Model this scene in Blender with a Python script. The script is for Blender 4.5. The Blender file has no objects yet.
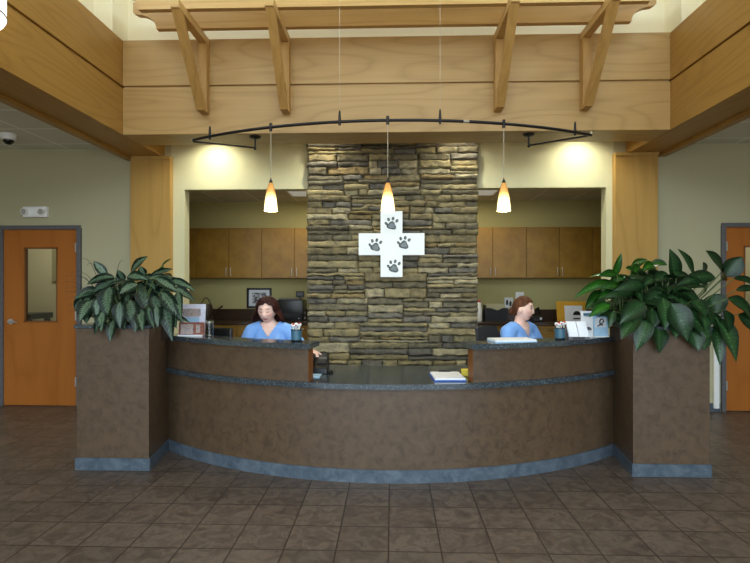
import bpy, bmesh, math, random
from mathutils import Vector, Matrix, noise as mnoise
R = math.radians
PI = math.pi
random.seed(7)
scene = bpy.context.scene
COL = scene.collection

# ------------------------------------------------------------------ camera
F = 525.0
TH = math.atan(17.0 / 525.0)
CAMZ = 1.5
cd = bpy.data.cameras.new('camera')
cd.sensor_width = 36
cd.lens = 36 * F / 750
cd.shift_y = 0.002
cd.clip_start = 0.05
cam = bpy.data.objects.new('camera', cd)
cam.location = (0, 0, CAMZ)
cam.rotation_euler = (R(90), 0, TH)
COL.objects.link(cam)
scene.camera = cam
scene.view_settings.view_transform = 'Standard'
scene.view_settings.look = 'None'
scene.view_settings.gamma = 1
scene.view_settings.use_curve_mapping = False
scene.view_settings.exposure = 0.0
try:
    scene.cycles.use_denoising = True
    scene.cycles.max_bounces = 8
    scene.cycles.diffuse_bounces = 5
    scene.cycles.sample_clamp_indirect = 6.0
    scene.cycles.caustics_reflective = False
    scene.cycles.caustics_refractive = False
except Exception:
    pass


def W(u, v, Y):
    """photo position measured at a known distance from the camera wall -> place in the room"""
    a = (u - 375.0) / F
    b = -(v - 283.0) / F
    c, s = math.cos(TH), math.sin(TH)
    dx, dy = a * c - s, c + a * s
    t = Y / dy
    return Vector((dx * t, Y, CAMZ + b * t))


# ------------------------------------------------------------------ materials
def lin(c):
    out = []
    for x in c[:3]:
        x = x / 255.0
        out.append(x / 12.92 if x <= 0.04045 else ((x + 0.055) / 1.055) ** 2.4)
    return (out[0], out[1], out[2], 1.0)


class NT:
    def __init__(s, name):
        s.m = bpy.data.materials.new(name)
        s.m.use_nodes = True
        s.t = s.m.node_tree
        s.b = s.t.nodes['Principled BSDF']

    def n(s, kind, **kw):
        nd = s.t.nodes.new(kind)
        for k, v in kw.items():
            if k in nd.inputs.keys():
                nd.inputs[k].default_value = v
            else:
                setattr(nd, k, v)
        return nd

    def l(s, a, b):
        s.t.links.new(a, b)

    def coords(s, kind='Object', scale=(1, 1, 1), loc=(0, 0, 0)):
        tc = s.n('ShaderNodeTexCoord')
        mp = s.n('ShaderNodeMapping')
        mp.inputs['Scale'].default_value = scale
        mp.inputs['Location'].default_value = loc
        s.l(tc.outputs[kind], mp.inputs['Vector'])
        return mp.outputs['Vector']

    def ramp(s, fac, stops, interp='LINEAR'):
        r = s.n('ShaderNodeValToRGB')
        r.color_ramp.interpolation = interp
        els = r.color_ramp.elements
        while len(els) < len(stops):
            els.new(0.5)
        for e, (p, c) in zip(els, stops):
            e.position = p
            e.color = c
        s.l(fac, r.inputs['Fac'])
        return r.outputs['Color']

    def mix(s, fac, a, b, mode='MIX'):
        m = s.n('ShaderNodeMix', data_type='RGBA', blend_type=mode)
        for sock, val in ((m.inputs[0], fac), (m.inputs[6], a), (m.inputs[7], b)):
            if isinstance(val, (int, float)):
                sock.default_value = val
            elif isinstance(val, tuple):
                sock.default_value = val
            else:
                s.l(val, sock)
        return m.outputs[2]

    def math(s, op, a, b=0.0):
        m = s.n('ShaderNodeMath', operation=op)
        for sock, val in ((m.inputs[0], a), (m.inputs[1], b)):
            if isinstance(val, (int, float)):
                sock.default_value = val
            else:
                s.l(val, sock)
        return m.outputs[0]

    def bump(s, h, strength=0.2, dist=0.01):
        bp = s.n('ShaderNodeBump')
        bp.inputs['Strength'].default_value = strength
        bp.inputs['Distance'].default_value = dist
        s.l(h, bp.inputs['Height'])
        s.l(bp.outputs['Normal'], s.b.inputs['Normal'])


def plain(name, rgb, rough=0.5, metal=0.0, var=0.08, scale=30.0, spec=0.5, bump=0.0):
    k = NT(name)
    c = lin(rgb)
    v = k.coords()
    nz = k.n('ShaderNodeTexNoise', Scale=scale, Detail=3.0)
    k.l(v, nz.inputs['Vector'])
    lo = tuple(x * (1 - var) for x in c[:3]) + (1,)
    hi = tuple(min(1, x * (1 + var)) for x in c[:3]) + (1,)
    k.l(k.ramp(nz.outputs['Fac'], [(0.3, lo), (0.7, hi)]), k.b.inputs['Base Color'])
    k.b.inputs['Roughness'].default_value = rough
    k.b.inputs['Metallic'].default_value = metal
    k.b.inputs['Specular IOR Level'].default_value = spec
    if bump:
        k.bump(nz.outputs['Fac'], bump, 0.004)
    return k.m


def wood(name, lo, hi, axis='X', rough=0.42, rings=9.0, fine=0.35):
    k = NT(name)
    sc = {'X': (0.35, 2.6, 2.6), 'Y': (2.6, 0.35, 2.6), 'Z': (2.6, 2.6, 0.35)}[axis]
    v = k.coords(scale=sc)
    n1 = k.n('ShaderNodeTexNoise', Scale=1.0, Detail=1.5, Roughness=0.4)
    k.l(v, n1.inputs['Vector'])
    f = k.math('PINGPONG', k.math('MULTIPLY', n1.outputs['Fac'], rings * 3), 1.0)
    f = k.math('POWER', f, 3.5)
    sf = {'X': (1.2, 60, 60), 'Y': (60, 1.2, 60), 'Z': (60, 60, 1.2)}[axis]
    v2 = k.coords(scale=sf)
    n2 = k.n('ShaderNodeTexNoise', Scale=1.0, Detail=3.0)
    k.l(v2, n2.inputs['Vector'])
    n3 = k.n('ShaderNodeTexNoise', Scale=0.6, Detail=2.0)
    k.l(v, n3.inputs['Vector'])
    a = k.math('ADD', k.math('MULTIPLY', f, 0.24), k.math('MULTIPLY', n2.outputs['Fac'], fine))
    a = k.math('ADD', a, k.math('MULTIPLY', n3.outputs['Fac'], 0.35))
    k.l(k.ramp(a, [(0.2, lin(hi)), (0.95, lin(lo))]), k.b.inputs['Base Color'])
    k.b.inputs['Roughness'].default_value = rough
    k.b.inputs['Specular IOR Level'].default_value = 0.35
    return k.m


def mottled(name, cols, scale=9.0, rough=0.45, detail=6.0, spec=0.4, bump=0.0):
    k = NT(name)
    v = k.coords()
    n1 = k.n('ShaderNodeTexNoise', Scale=scale, Detail=detail, Roughness=0.65, Distortion=0.6)
    k.l(v, n1.inputs['Vector'])
    n = len(cols)
    st = [(0.3 + 0.4 * i / (n - 1), lin(c)) for i, c in enumerate(cols)]
    k.l(k.ramp(n1.outputs['Fac'], st), k.b.inputs['Base Color'])
    k.b.inputs['Roughness'].default_value = rough
    k.b.inputs['Specular IOR Level'].default_value = spec
    if bump:
        k.bump(n1.outputs['Fac'], bump, 0.004)
    return k.m


def granite(name, base, spk1, spk2, rough=0.13):
    k = NT(name)
    v = k.coords()
    vo = k.n('ShaderNodeTexVoronoi', Scale=160.0)
    k.l(v, vo.inputs['Vector'])
    nz = k.n('ShaderNodeTexNoise', Scale=90.0, Detail=2.0)
    k.l(v, nz.inputs['Vector'])
    c1 = k.ramp(vo.outputs['Color'], [(0.0, lin(base)), (0.55, lin(base)), (0.75, lin(spk1)), (0.93, lin(spk2))])
    c2 = k.ramp(nz.outputs['Fac'], [(0.35, (0.75, 0.75, 0.75, 1)), (0.65, (1.15, 1.15, 1.15, 1))])
    k.l(k.mix(1.0, c1, c2, 'MULTIPLY'), k.b.inputs['Base Color'])
    k.b.inputs['Roughness'].default_value = rough
    k.b.inputs['Specular IOR Level'].default_value = 0.9
    return k.m


def emis(name, rgb, strength, base=None):
    k = NT(name)
    k.b.inputs['Base Color'].default_value = lin(base or rgb)
    k.b.inputs['Emission Color'].default_value = lin(rgb)
    k.b.inputs['Emission Strength'].default_value = strength
    k.b.inputs['Roughness'].default_value = 0.4
    return k.m


def glass(name, tint=(235, 242, 240), rough=0.02):
    k = NT(name)
    k.b.inputs['Base Color'].default_value = lin(tint)
    k.b.inputs['Transmission Weight'].default_value = 1.0
    k.b.inputs['Roughness'].default_value = rough
    k.b.inputs['IOR'].default_value = 1.45
    return k.m


M = {}
M['beam_x'] = wood('maple_along_x', (144, 110, 58), (186, 152, 98), 'X')
M['beam_y'] = wood('maple_along_y', (136, 96, 40), (174, 132, 64), 'Y')
M['col_z'] = wood('maple_column', (152, 114, 52), (186, 148, 80), 'Z', rings=5)
M['bracket'] = wood('maple_bracket', (148, 108, 50), (186, 144, 80), 'Z', rings=4)
M['board'] = wood('maple_board', (164, 124, 64), (208, 170, 108), 'X', rings=6)
M['door_wood'] = wood('orange_birch_door', (142, 78, 24), (172, 103, 42), 'Z', rings=4, rough=0.35)
M['cab'] = mottled('maple_cabinet', [(124, 90, 26), (140, 104, 34), (152, 115, 42)], scale=5, rough=0.4)
M['edge_wood'] = wood('desk_edge_wood', (96, 58, 26), (128, 80, 38), 'Z', rings=3)
M['panel'] = mottled('brown_mottled_laminate', [(69, 53, 38), (85, 67, 49), (94, 75, 55)], scale=14, rough=0.42)
M['kick'] = mottled('blue_grey_stone_base', [(60, 70, 79), (78, 88, 97), (97, 106, 113)], scale=10, rough=0.3)
M['granite'] = granite('dark_speckled_counter', (50, 57, 60), (74, 84, 90), (104, 114, 120))
M['backcounter'] = plain('dark_brown_counter', (62, 46, 34), 0.25)
M['wall'] = plain('khaki_paint', (178, 172, 138), 0.7, var=0.02, scale=60)
M['wall_cream'] = plain('cream_paint', (240, 232, 202), 0.8, var=0.015, scale=50)
M['wall_feature'] = plain('pale_yellow_paint', (208, 204, 164), 0.75, var=0.015, scale=50)
M['wall_back'] = plain('olive_paint', (186, 176, 118), 0.75, var=0.02, scale=50)
M['grey_frame'] = plain('slate_grey_paint', (92, 90, 92), 0.45)
M['white'] = plain('white_plastic', (242, 242, 238), 0.4, var=0.03)
M['paper'] = plain('white_paper', (230, 232, 235), 0.7, var=0.03)
M['black'] = plain('black_plastic', (22, 22, 24), 0.35)
M['dark_iron'] = plain('dark_iron', (44, 40, 38), 0.4, metal=0.6)
M['mesh_black'] = plain('black_mesh_fabric', (32, 34, 40), 0.7)
M['steel'] = plain('brushed_steel', (196, 194, 188), 0.3, metal=0.55)
M['wire'] = plain('silver_wire', (176, 168, 150), 0.4, metal=0.7)
M['soil'] = mottled('dark_soil', [(34, 24, 18), (56, 42, 30)], scale=40, rough=0.9)
M['blue_cloth'] = plain('pale_blue_scrub_cloth', (126, 172, 236), 0.8, var=0.06, scale=25, spec=0.2)
M['navy_cloth'] = plain('navy_trouser_cloth', (48, 62, 96), 0.8)
M['shoe'] = plain('white_shoe', (205, 205, 205), 0.5)
M['gold'] = plain('gold_card', (212, 158, 32), 0.5)
M['teal'] = plain('teal_plastic', (58, 98, 116), 0.35)
M['red'] = plain('red_plastic', (196, 40, 44), 0.4)
M['yellow'] = plain('yellow_paper', (226, 204, 70), 0.7)
M['blue_paper'] = plain('pale_blue_leaflet', (168, 206, 232), 0.5)
M['blue_cover'] = plain('blue_board', (60, 100, 180), 0.5)
M['brown_print'] = mottled('brown_photo_card', [(120, 66, 48), (160, 100, 80)], scale=30)
M['lilac'] = mottled('lilac_photo_card', [(206, 204, 224), (228, 228, 240)], scale=30)
M['glass'] = glass('clear_glass')
M['jar_bits'] = mottled('mixed_sweets', [(190, 150, 40), (60, 60, 70), (200, 200, 205), (120, 60, 30)], scale=90)
M['photo'] = mottled('printed_photo', [(60, 70, 110), (150, 150, 160), (210, 180, 160), (70, 60, 60)], scale=70)
M['drawing'] = mottled('ink_drawing', [(226, 226, 222), (216, 216, 214), (60, 60, 66), (30, 30, 34)], scale=26)
M['wicker'] = plain('brown_tin', (46, 32, 22), 0.45)
M['sign_white'] = plain('white_sign_acrylic', (240, 247, 247), 0.35, var=0.01)
M['paw'] = plain('brushed_paw_metal', (92, 102, 104), 0.35, metal=0.3)
M['paw_dark'] = plain('dark_paw_edge', (40, 46, 46), 0.5)
M['diffuser'] = emis('troffer_diffuser', (235, 235, 225), 0.25, (215, 215, 210))
M['drum'] = emis('lit_white_glass', (255, 250, 240), 2.4)
M['downlight'] = emis('downlight_lens', (255, 236, 180), 6.0)
M['screen'] = plain('screen_face', (12, 14, 20), 0.1)
M['lens_dark'] = plain('smoked_dome', (14, 14, 16), 0.08)

# lit amber pendant glass: amber at the neck, white where the bulb sits
k = NT('amber_white_glass')
tc = k.n('ShaderNodeTexCoord')
sx = k.n('ShaderNodeSeparateXYZ')
k.l(tc.outputs['Generated'], sx.inputs[0])
c = k.ramp(sx.outputs['Z'], [(0.0, (1.0, 0.84, 0.50, 1)), (0.42, (1.0, 0.76, 0.36, 1)), (0.68, (0.86, 0.42, 0.09, 1)), (1.0, (0.6, 0.26, 0.05, 1))])
s_ = k.ramp(sx.outputs['Z'], [(0.0, (1, 1, 1, 1)), (0.4, (0.8, 0.8, 0.8, 1)), (0.72, (0.13, 0.13, 0.13, 1)), (1.0, (0.09, 0.09, 0.09, 1))])
k.l(c, k.b.inputs['Base Color'])
k.l(c, k.b.inputs['Emission Color'])
k.l(k.math('MULTIPLY', s_, 2.6), k.b.inputs['Emission Strength'])
k.b.inputs['Roughness'].default_value = 0.25
M['pendant_glass'] = k.m

# floor tile
k = NT('brown_slate_tile')
TILE = 0.295
v = k.coords(scale=(1 / TILE, 1 / TILE, 1), loc=(0.02 / TILE, -2.933 / TILE + 20, 0))
br = k.n('ShaderNodeTexBrick', offset=0.0, squash=1.0)
br.inputs['Scale'].default_value = 1.0
br.inputs['Brick Width'].default_value = 1.0
br.inputs['Row Height'].default_value = 1.0
br.inputs['Mortar Size'].default_value = 0.017
br.inputs['Mortar Smooth'].default_value = 0.2
br.inputs['Color1'].default_value = (0.75, 0.75, 0.75, 1)
br.inputs['Color2'].default_value = (1.1, 1.1, 1.1, 1)
k.l(v, br.inputs['Vector'])
fl = k.n('ShaderNodeVectorMath', operation='FLOOR')
k.l(v, fl.inputs[0])
wn = k.n('ShaderNodeTexWhiteNoise', noise_dimensions='3D')
k.l(fl.outputs[0], wn.inputs['Vector'])
ad = k.n('ShaderNodeVectorMath', operation='ADD')
sc_ = k.n('ShaderNodeVectorMath', operation='SCALE')
k.l(wn.outputs['Color'], sc_.inputs[0])
sc_.inputs['Scale'].default_value = 20.0
k.l(v, ad.inputs[0])
k.l(sc_.outputs[0], ad.inputs[1])
n1 = k.n('ShaderNodeTexNoise', Scale=2.6, Detail=6.0, Roughness=0.62, Distortion=1.2)
k.l(ad.outputs[0], n1.inputs['Vector'])
tc_ = k.ramp(n1.outputs['Fac'], [(0.28, lin((72, 61, 54))), (0.48, lin((94, 81, 71))), (0.6, lin((107, 94, 83))), (0.75, lin((82, 71, 63)))])
tv = k.ramp(wn.outputs['Value'], [(0.0, (0.88, 0.88, 0.88, 1)), (1.0, (1.08, 1.08, 1.08, 1))])
tcol = k.mix(1.0, tc_, tv, 'MULTIPLY')
k.l(k.mix(br.outputs['Fac'], tcol, lin((56, 46, 40))), k.b.inputs['Base Color'])
k.b.inputs['Roughness'].default_value = 0.42
k.b.inputs['Specular IOR Level'].default_value = 0.35
hh = k.math('SUBTRACT', k.math('MULTIPLY', n1.outputs['Fac'], 0.4), br.outputs['Fac'])
k.bump(hh, 0.35, 0.004)
M['floor'] = k.m

# ceiling tile
k = NT('acoustic_ceiling_tile')
v = k.coords(scale=(1 / 0.61, 1 / 0.6, 1), loc=(3.93 / 0.61 + 10, -4.83 / 0.6 + 20, 0))
br = k.n('ShaderNodeTexBrick', offset=0.0, squash=1.0)
br.inputs['Scale'].default_value = 1.0
br.inputs['Brick Width'].default_value = 1.0
br.inputs['Row Height'].default_value = 1.0
br.inputs['Mortar Size'].default_value = 0.022
br.inputs['Mortar Smooth'].default_value = 0.0
br.inputs['Color1'].default_value = lin((222, 220, 210))
br.inputs['Color2'].default_value = lin((214, 212, 202))
br.inputs['Mortar'].default_value = lin((245, 245, 240))
k.l(v, br.inputs['Vector'])
k.l(br.outputs['Color'], k.b.inputs['Base Color'])
k.b.inputs['Roughness'].default_value = 0.9
M['ceiling'] = k.m

# ledge stone: every stone its own tint
k = NT('ledge_stone')
geo = k.n('ShaderNodeNewGeometry')
v = k.coords()
c1 = k.ramp(geo.outputs['Random Per Island'], [
    (0.0, lin((148, 138, 102))), (0.16, lin((118, 111, 88))), (0.34, lin((160, 147, 108))), (0.5, lin((106, 102, 90))),
    (0.62, lin((136, 124, 90))), (0.76, lin((172, 162, 130))), (0.88, lin((124, 119, 106))), (0.95, lin((142, 124, 84)))], 'CONSTANT')
n1 = k.n('ShaderNodeTexNoise', Scale=14.0, Detail=8.0, Roughness=0.7)
k.l(v, n1.inputs['Vector'])
c2 = k.ramp(n1.outputs['Fac'], [(0.3, (0.42, 0.42, 0.42, 1)), (0.5, (0.88, 0.88, 0.88, 1)), (0.68, (1.25, 1.2, 1.08, 1))])
k.l(k.mix(1.0, c1, c2, 'MULTIPLY'), k.b.inputs['Base Color'])
k.b.inputs['Roughness'].default_value = 0.75
k.bump(n1.outputs['Fac'], 0.9, 0.03)
M['stone'] = k.m
M['mortar'] = plain('dark_mortar', (44, 40, 34), 0.9)


def leaf_mat(name, dark, mid, silver, sil_amt, rough=0.32):
    k = NT(name)
    uv = k.n('ShaderNodeUVMap')
    sp = k.n('ShaderNodeSeparateXYZ')
    k.l(uv.outputs[0], sp.inputs[0])
    d = k.math('MULTIPLY', k.math('ABSOLUTE', k.math('SUBTRACT', sp.outputs['X'], 0.5)), 2.0)
    v = k.coords('Object')
    nz = k.n('ShaderNodeTexNoise', Scale=38.0, Detail=3.0)
    k.l(v, nz.inputs['Vector'])
    # feathered side veins
    ve = k.math('SINE', k.math('MULTIPLY', k.math('SUBTRACT', sp.outputs['Y'], k.math('MULTIPLY', d, 0.22)), 70.0))
    s = k.math('ADD', k.math('ADD', d, k.math('MULTIPLY', k.math('SUBTRACT', nz.outputs['Fac'], 0.5), 0.8)), k.math('MULTIPLY', ve, 0.12))
    c = k.ramp(s, [(0.0, lin(mid)), (0.06, lin(silver)), (sil_amt, lin(silver)), (min(0.99, sil_amt + 0.22), lin(dark))])
    geo = k.n('ShaderNodeNewGeometry')
    tv = k.ramp(geo.outputs['Random Per Island'], [(0.0, (0.5, 0.58, 0.55, 1)), (1.0, (1.3, 1.3, 1.2, 1))])
    k.l(k.mix(1.0, c, tv, 'MULTIPLY'), k.b.inputs['Base Color'])
    k.b.inputs['Roughness'].default_value = rough
    k.b.inputs['Specular IOR Level'].default_value = 0.28
    return k.m


M['leaf_silver'] = leaf_mat('silver_streaked_leaf', (14, 32, 22), (46, 68, 50), (86, 104, 84), 0.32)
M['leaf_dark'] = leaf_mat('dark_green_leaf', (20, 40, 20), (64, 92, 56), (34, 62, 32), 0.5)
M['leaf_bright'] = leaf_mat('bright_green_leaf', (22, 60, 12), (70, 116, 40), (34, 82, 20), 0.5)
M['stem'] = plain('green_stem', (84, 100, 56), 0.5)
M['blade'] = plain('dark_grass_blade', (40, 48, 30), 0.5)

# ------------------------------------------------------------------ builders
ORG = {}


def tag(o, label=None, cat=None, group=None, kind=None):
    if label: o['label'] = label
    if cat: o['category'] = cat
    if group: o['group'] = group
    if kind: o['kind'] = kind
    return o


def thing(name, loc, label, cat, group=None):
    o = bpy.data.objects.new(name, None)
    o.empty_display_size = 0.1
    COL.objects.link(o)
    o.location = loc
    ORG[o.name] = Vector(loc)
    return tag(o, label, cat, group)


class B:
    def __init__(s, mx=None):
        s.bm = bmesh.new()
        s.mx = mx

    def box(s, x0, x1, y0, y1, z0, z1, bev=0.0, rot=None, seg=1):
        bm = bmesh.new()
        bmesh.ops.create_cube(bm, size=1.0)
        sz = (abs(x1 - x0), abs(y1 - y0), abs(z1 - z0))
        ce = Vector(((x0 + x1) / 2, (y0 + y1) / 2, (z0 + z1) / 2))
        for v in bm.verts:
            v.co = Vector((v.co.x * sz[0], v.co.y * sz[1], v.co.z * sz[2]))
        if bev:
            bmesh.ops.bevel(bm, geom=list(bm.edges), offset=min(bev, min(sz) * 0.45), segments=seg, affect='EDGES', profile=0.5)
        m = Matrix.Translation(ce) @ (rot.to_4x4() if rot else Matrix.Identity(4))
        bm.transform(m)
        s.add(bm)
        return s

    def add(s, bm):
        me = bpy.data.meshes.new('tmp')
        bm.to_mesh(me)
        bm.free()
        s.bm.from_mesh(me)
        bpy.data.meshes.remove(me)

    def bar(s, p0, p1, w, h, up=(0, 0, 1), bev=0.0):
        p0, p1 = Vector(p0), Vector(p1)
        d = p1 - p0
        L = d.length
        y = d.normalized()
        x = y.cross(Vector(up)).normalized()
        z = x.cross(y)
        bm = bmesh.new()
        bmesh.ops.create_cube(bm, size=1.0)
        for v in bm.verts:
            v.co = Vector((v.co.x * w, v.co.y * L, v.co.z * h))
        if bev:
            bmesh.ops.bevel(bm, geom=list(bm.edges), offset=bev, segments=1, affect='EDGES')
        mt = Matrix((x, y, z)).transposed().to_4x4()
        bm.transform(Matrix.Translation((p0 + p1) / 2) @ mt)
        s.add(bm)
        return s

    def ring_strip(s, rings, cap0=True, cap1=True, closed=True):
        bm = s.bm
        vs = [[bm.verts.new(p) for p in r] for r in rings]
        n = len(rings[0])
        for i in range(len(vs) - 1):
            for j in range(n if closed else n - 1):
                k2 = (j + 1) % n
                try:
                    bm.faces.new((vs[i][j], vs[i][k2], vs[i + 1][k2], vs[i + 1][j]))
                except ValueError:
                    pass
        if cap0: bm.faces.new(list(reversed(vs[0])))
        if cap1: bm.faces.new(vs[-1])
        return s

    def tube(s, pts, r, n=10, caps=True):
        pts = [Vector(p) for p in pts]
        rr = r if isinstance(r, (list, tuple)) else [r] * len(pts)
        rings = []
        prev = None
        for i, p in enumerate(pts):
            if i == 0: t = pts[1] - pts[0]
            elif i == len(pts) - 1: t = pts[-1] - pts[-2]
            else: t = (pts[i + 1] - pts[i]).normalized() + (pts[i] - pts[i - 1]).normalized()
            t.normalize()
            if prev is None:
                ref = Vector((0, 0, 1)) if abs(t.z) < 0.9 else Vector((1, 0, 0))
                x = t.cross(ref).normalized()
            else:
                x = (prev - t * prev.dot(t)).normalized()
            prev = x
            y = t.cross(x)
            rings.append([p + (x * math.cos(2 * PI * j / n) + y * math.sin(2 * PI * j / n)) * rr[i] for j in range(n)])
        return s.ring_strip(rings, caps, caps)

    def cyl(s, p0, p1, r0, r1=None, n=20):
        return s.tube([p0, p1], [r0, r0 if r1 is None else r1], n)

    def lathe(s, c, prof, n=24, cap=True):
        c = Vector(c)
        rings = [[c + Vector((r * math.cos(2 * PI * j / n), r * math.sin(2 * PI * j / n), z)) for j in range(n)] for r, z in prof]
        return s.ring_strip(rings, cap, cap)

    def ell(s, c, r, n=16, m=10):
        bm = bmesh.new()
        bmesh.ops.create_uvsphere(bm, u_segments=n, v_segments=m, radius=1.0)
        rr = r if isinstance(r, (tuple, list)) else (r, r, r)
        bm.transform(Matrix.Translation(c) @ Matrix.Diagonal((rr[0], rr[1], rr[2], 1)))
        s.add(bm)
        return s

    def prism_xz(s, poly, y0, y1):
        a = [s.bm.verts.new((x, y0, z)) for x, z in poly]
        b = [s.bm.verts.new((x, y1, z)) for x, z in poly]
        n = len(poly)
        s.bm.faces.new(a)
        s.bm.faces.new(list(reversed(b)))
        for i in range(n):
            s.bm.faces.new((a[i], b[i], b[(i + 1) % n], a[(i + 1) % n]))
        return s

    def slab(s, outer, inner, z0, z1):
        """plan strip between two equally long point rows"""
        rings = []
        for (ox, oy), (ix, iy) in zip(outer, inner):
            rings.append([Vector((ox, oy, z0)), Vector((ox, oy, z1)), Vector((ix, iy, z1)), Vector((ix, iy, z0))])
        return s.ring_strip(rings)

    def to(s, name, mat, parent=None, smooth=None, org=None):
        bm = s.bm
        if s.mx is not None:
            bm.transform(s.mx)
        bmesh.ops.recalc_face_normals(bm, faces=list(bm.faces))
        if parent is not None:
            off = ORG[parent.name]
        elif org is not None:
            off = Vector(org)
        else:
            off = Vector((0, 0, 0))
        bm.transform(Matrix.Translation(-off))
        me = bpy.data.meshes.new(name)
        bm.to_mesh(me)
        bm.free()
        me.materials.append(mat)
        if smooth is not None:
            me.shade_smooth()
            me.set_sharp_from_angle(angle=R(smooth))
        o = bpy.data.objects.new(name, me)
        COL.objects.link(o)
        if parent is not None:
            o.parent = parent
        else:
            o.location = off
        ORG[o.name] = Vector(off)
        return o


def struct(name, b, mat, smooth=None, label=None, cat=None, parent=None):
    o = b.to(name, mat, parent, smooth)
    if parent is None:
        tag(o, label, cat, kind='structure')
    return o


# ------------------------------------------------------------------ the room shell
YW = 6.25
struct('floor', B().box(-6, 6, -3.2, 9, -0.1, 0), M['floor'], label='brown slate tile floor across the whole lobby', cat='floor')

wb = B()
ZT = 3.5
HD = 2.17            # door head
DL0, DL1 = -4.80, -3.76
DR0, DR1 = 3.83, 4.87
OL0, OL1 = -2.50, -0.97
OR0, OR1 = 0.97, 2.515
OZ = 2.625
wb.box(-6, DL0, YW, YW + 0.15, 0, ZT).box(DL0, DL1, YW, YW + 0.15, HD, ZT).box(DL1, -2.66, YW, YW + 0.15, 0, ZT)
wb.box(2.60, DR0, YW, YW + 0.15, 0, ZT).box(DR0, DR1, YW, YW + 0.15, HD, ZT).box(DR1, 6, YW, YW + 0.15, 0, ZT)
struct('wall_door', wb, M['wall'], label='khaki painted wall holding both orange doors', cat='wall')
wf = B()
wf.box(-2.66, OL0, YW, YW + 0.15, 0, OZ).box(OL1, OR0, YW, YW + 0.15, 0, OZ).box(OR1, 2.60, YW, YW + 0.15, 0, OZ)
wf.box(-2.66, 2.60, YW, YW + 0.15, OZ, ZT)
struct('wall_feature', wf, M['wall_feature'], label='pale yellow wall above the two pass openings', cat='wall')
struct('wall_left', B().box(-6.1, -6, -3.2, 9, 0, 3.5), M['wall'])
struct('wall_right', B().box(6, 6.1, -3.2, 9, 0, 3.5), M['wall'])
# side ceilings
struct('ceiling', B().box(-6, -3.1, -3.2, YW, 3.13, 3.2), M['ceiling'], label='grey acoustic tile ceiling over the left side', cat='ceiling')
struct('ceiling_right', B().box(3.1, 6, -3.2, YW, 3.13, 3.2), M['ceiling'], label='grey acoustic tile ceiling over the right side', cat='ceiling')
struct('ceiling_slot', B().box(-2.8, 2.8, 5.6, YW, 3.34, 3.4), M['wall_feature'])
# storefront wall behind the camera with tall openings
wfr = B()
for a, b_ in ((-6, -4.6), (-1.6, -1.4), (1.4, 1.6), (4.6, 6)):
    wfr.box(a, b_, -3.2, -3.05, 0, 3.5)
wfr.box(-6, 6, -3.2, -3.05, 2.95, 3.5).box(-6, 6, -3.2, -3.05, 0, 0.12)
struct('wall_front', wfr, M['wall'])
# clerestory
CZ = 5.9
struct('wall_clerestory_back', B().box(-3.1, 3.1, 5.40, 5.5, 3.9, CZ), M['wall_cream'], label='cream clerestory wall above the timber shelf', cat='wall')
for sgn, nm in ((-1, 'left'), (1, 'right')):
    w = B()
    x0, x1, x2 = 2.76 * sgn, 2.95 * sgn, 3.10 * sgn
    w.box(x0, x2, 5.10, 5.40, 3.96, CZ)
    w.box(x1, x2, -2.6, 5.10, 3.96, 4.72).box(x1, x2, -2.6, 5.10, 5.6, CZ)
    for yy in (-2.6, -0.7, 1.2, 3.1):
        w.box(x1, x2, yy, yy + 0.2, 4.7, 5.62)
    struct('wall_clerestory_' + nm, w, M['wall_cream'], label='cream clerestory wall with window recess on the %s' % nm, cat='wall')
wu = B()
wu.box(-3.1, 3.1, -2.75, -2.6, 2.95, 3.9).box(-3.1, 3.1, -2.75, -2.6, 5.6, CZ)
for a, b_ in ((-3.1, -2.5), (-0.1, 0.1), (2.5, 3.1)):
    wu.box(a, b_, -2.75, -2.6, 3.85, 5.65)
struct('wall_clerestory_front', wu, M['wall_cream'])
struct('ceiling_clerestory', B().box(-3.2, 3.2, -2.8, 5.6, CZ, CZ + 0.1), M['wall_cream'])
struct('ceiling_front', B().box(-3.2, 3.2, -3.2, -2.6, 3.13, 3.2), M['ceiling'])

# wood clad beams
bb = B()
ZB0, ZB1 = 3.01, 3.97
bb.box(-2.74, 2.74, 5.285, 5.68, ZB0, 3.95)
bb.box(-2.74, 2.74, 5.26, 5.285, ZB0, 3.483, 0.003).box(-2.74, 2.74, 5.26, 5.285, 3.506, ZB1, 0.003)
struct('beam_back', bb, M['beam_x'], label='maple clad beam across the top above the stone wall', cat='beam')
for sgn, nm in ((-1, 'left'), (1, 'right')):
    b = B()
    b.box(sgn * 2.765, sgn * 3.15, -2.6, YW, ZB0, 3.95)
    b.box(sgn * 2.74, sgn * 2.765, -2.6, YW, ZB0, 3.483, 0.003).box(sgn * 2.74, sgn * 2.765, -2.6, YW, 3.506, ZB1, 0.003)
    b.box(sgn * 3.11, sgn * 3.19, -2.6, YW, ZB0 - 0.035, 3.2)
    struct('beam_' + nm, b, M['beam_y'], label='maple clad side beam running overhead on the %s' % nm, cat='beam')
for (x0, x1), nm in (((-3.125, -2.64), 'left'), ((2.585, 3.075), 'right')):
    b = B().box(x0, x1, 6.17, YW + 0.1, 0, ZB0, 0.004).box(x0 - 0.004, x1 + 0.004, 6.155, 6.18, ZB0 - 0.035, ZB0)
    struct('column_' + nm, b, M['col_z'], label='yellow maple column rising behind the %s plant' % nm, cat='column')

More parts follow.
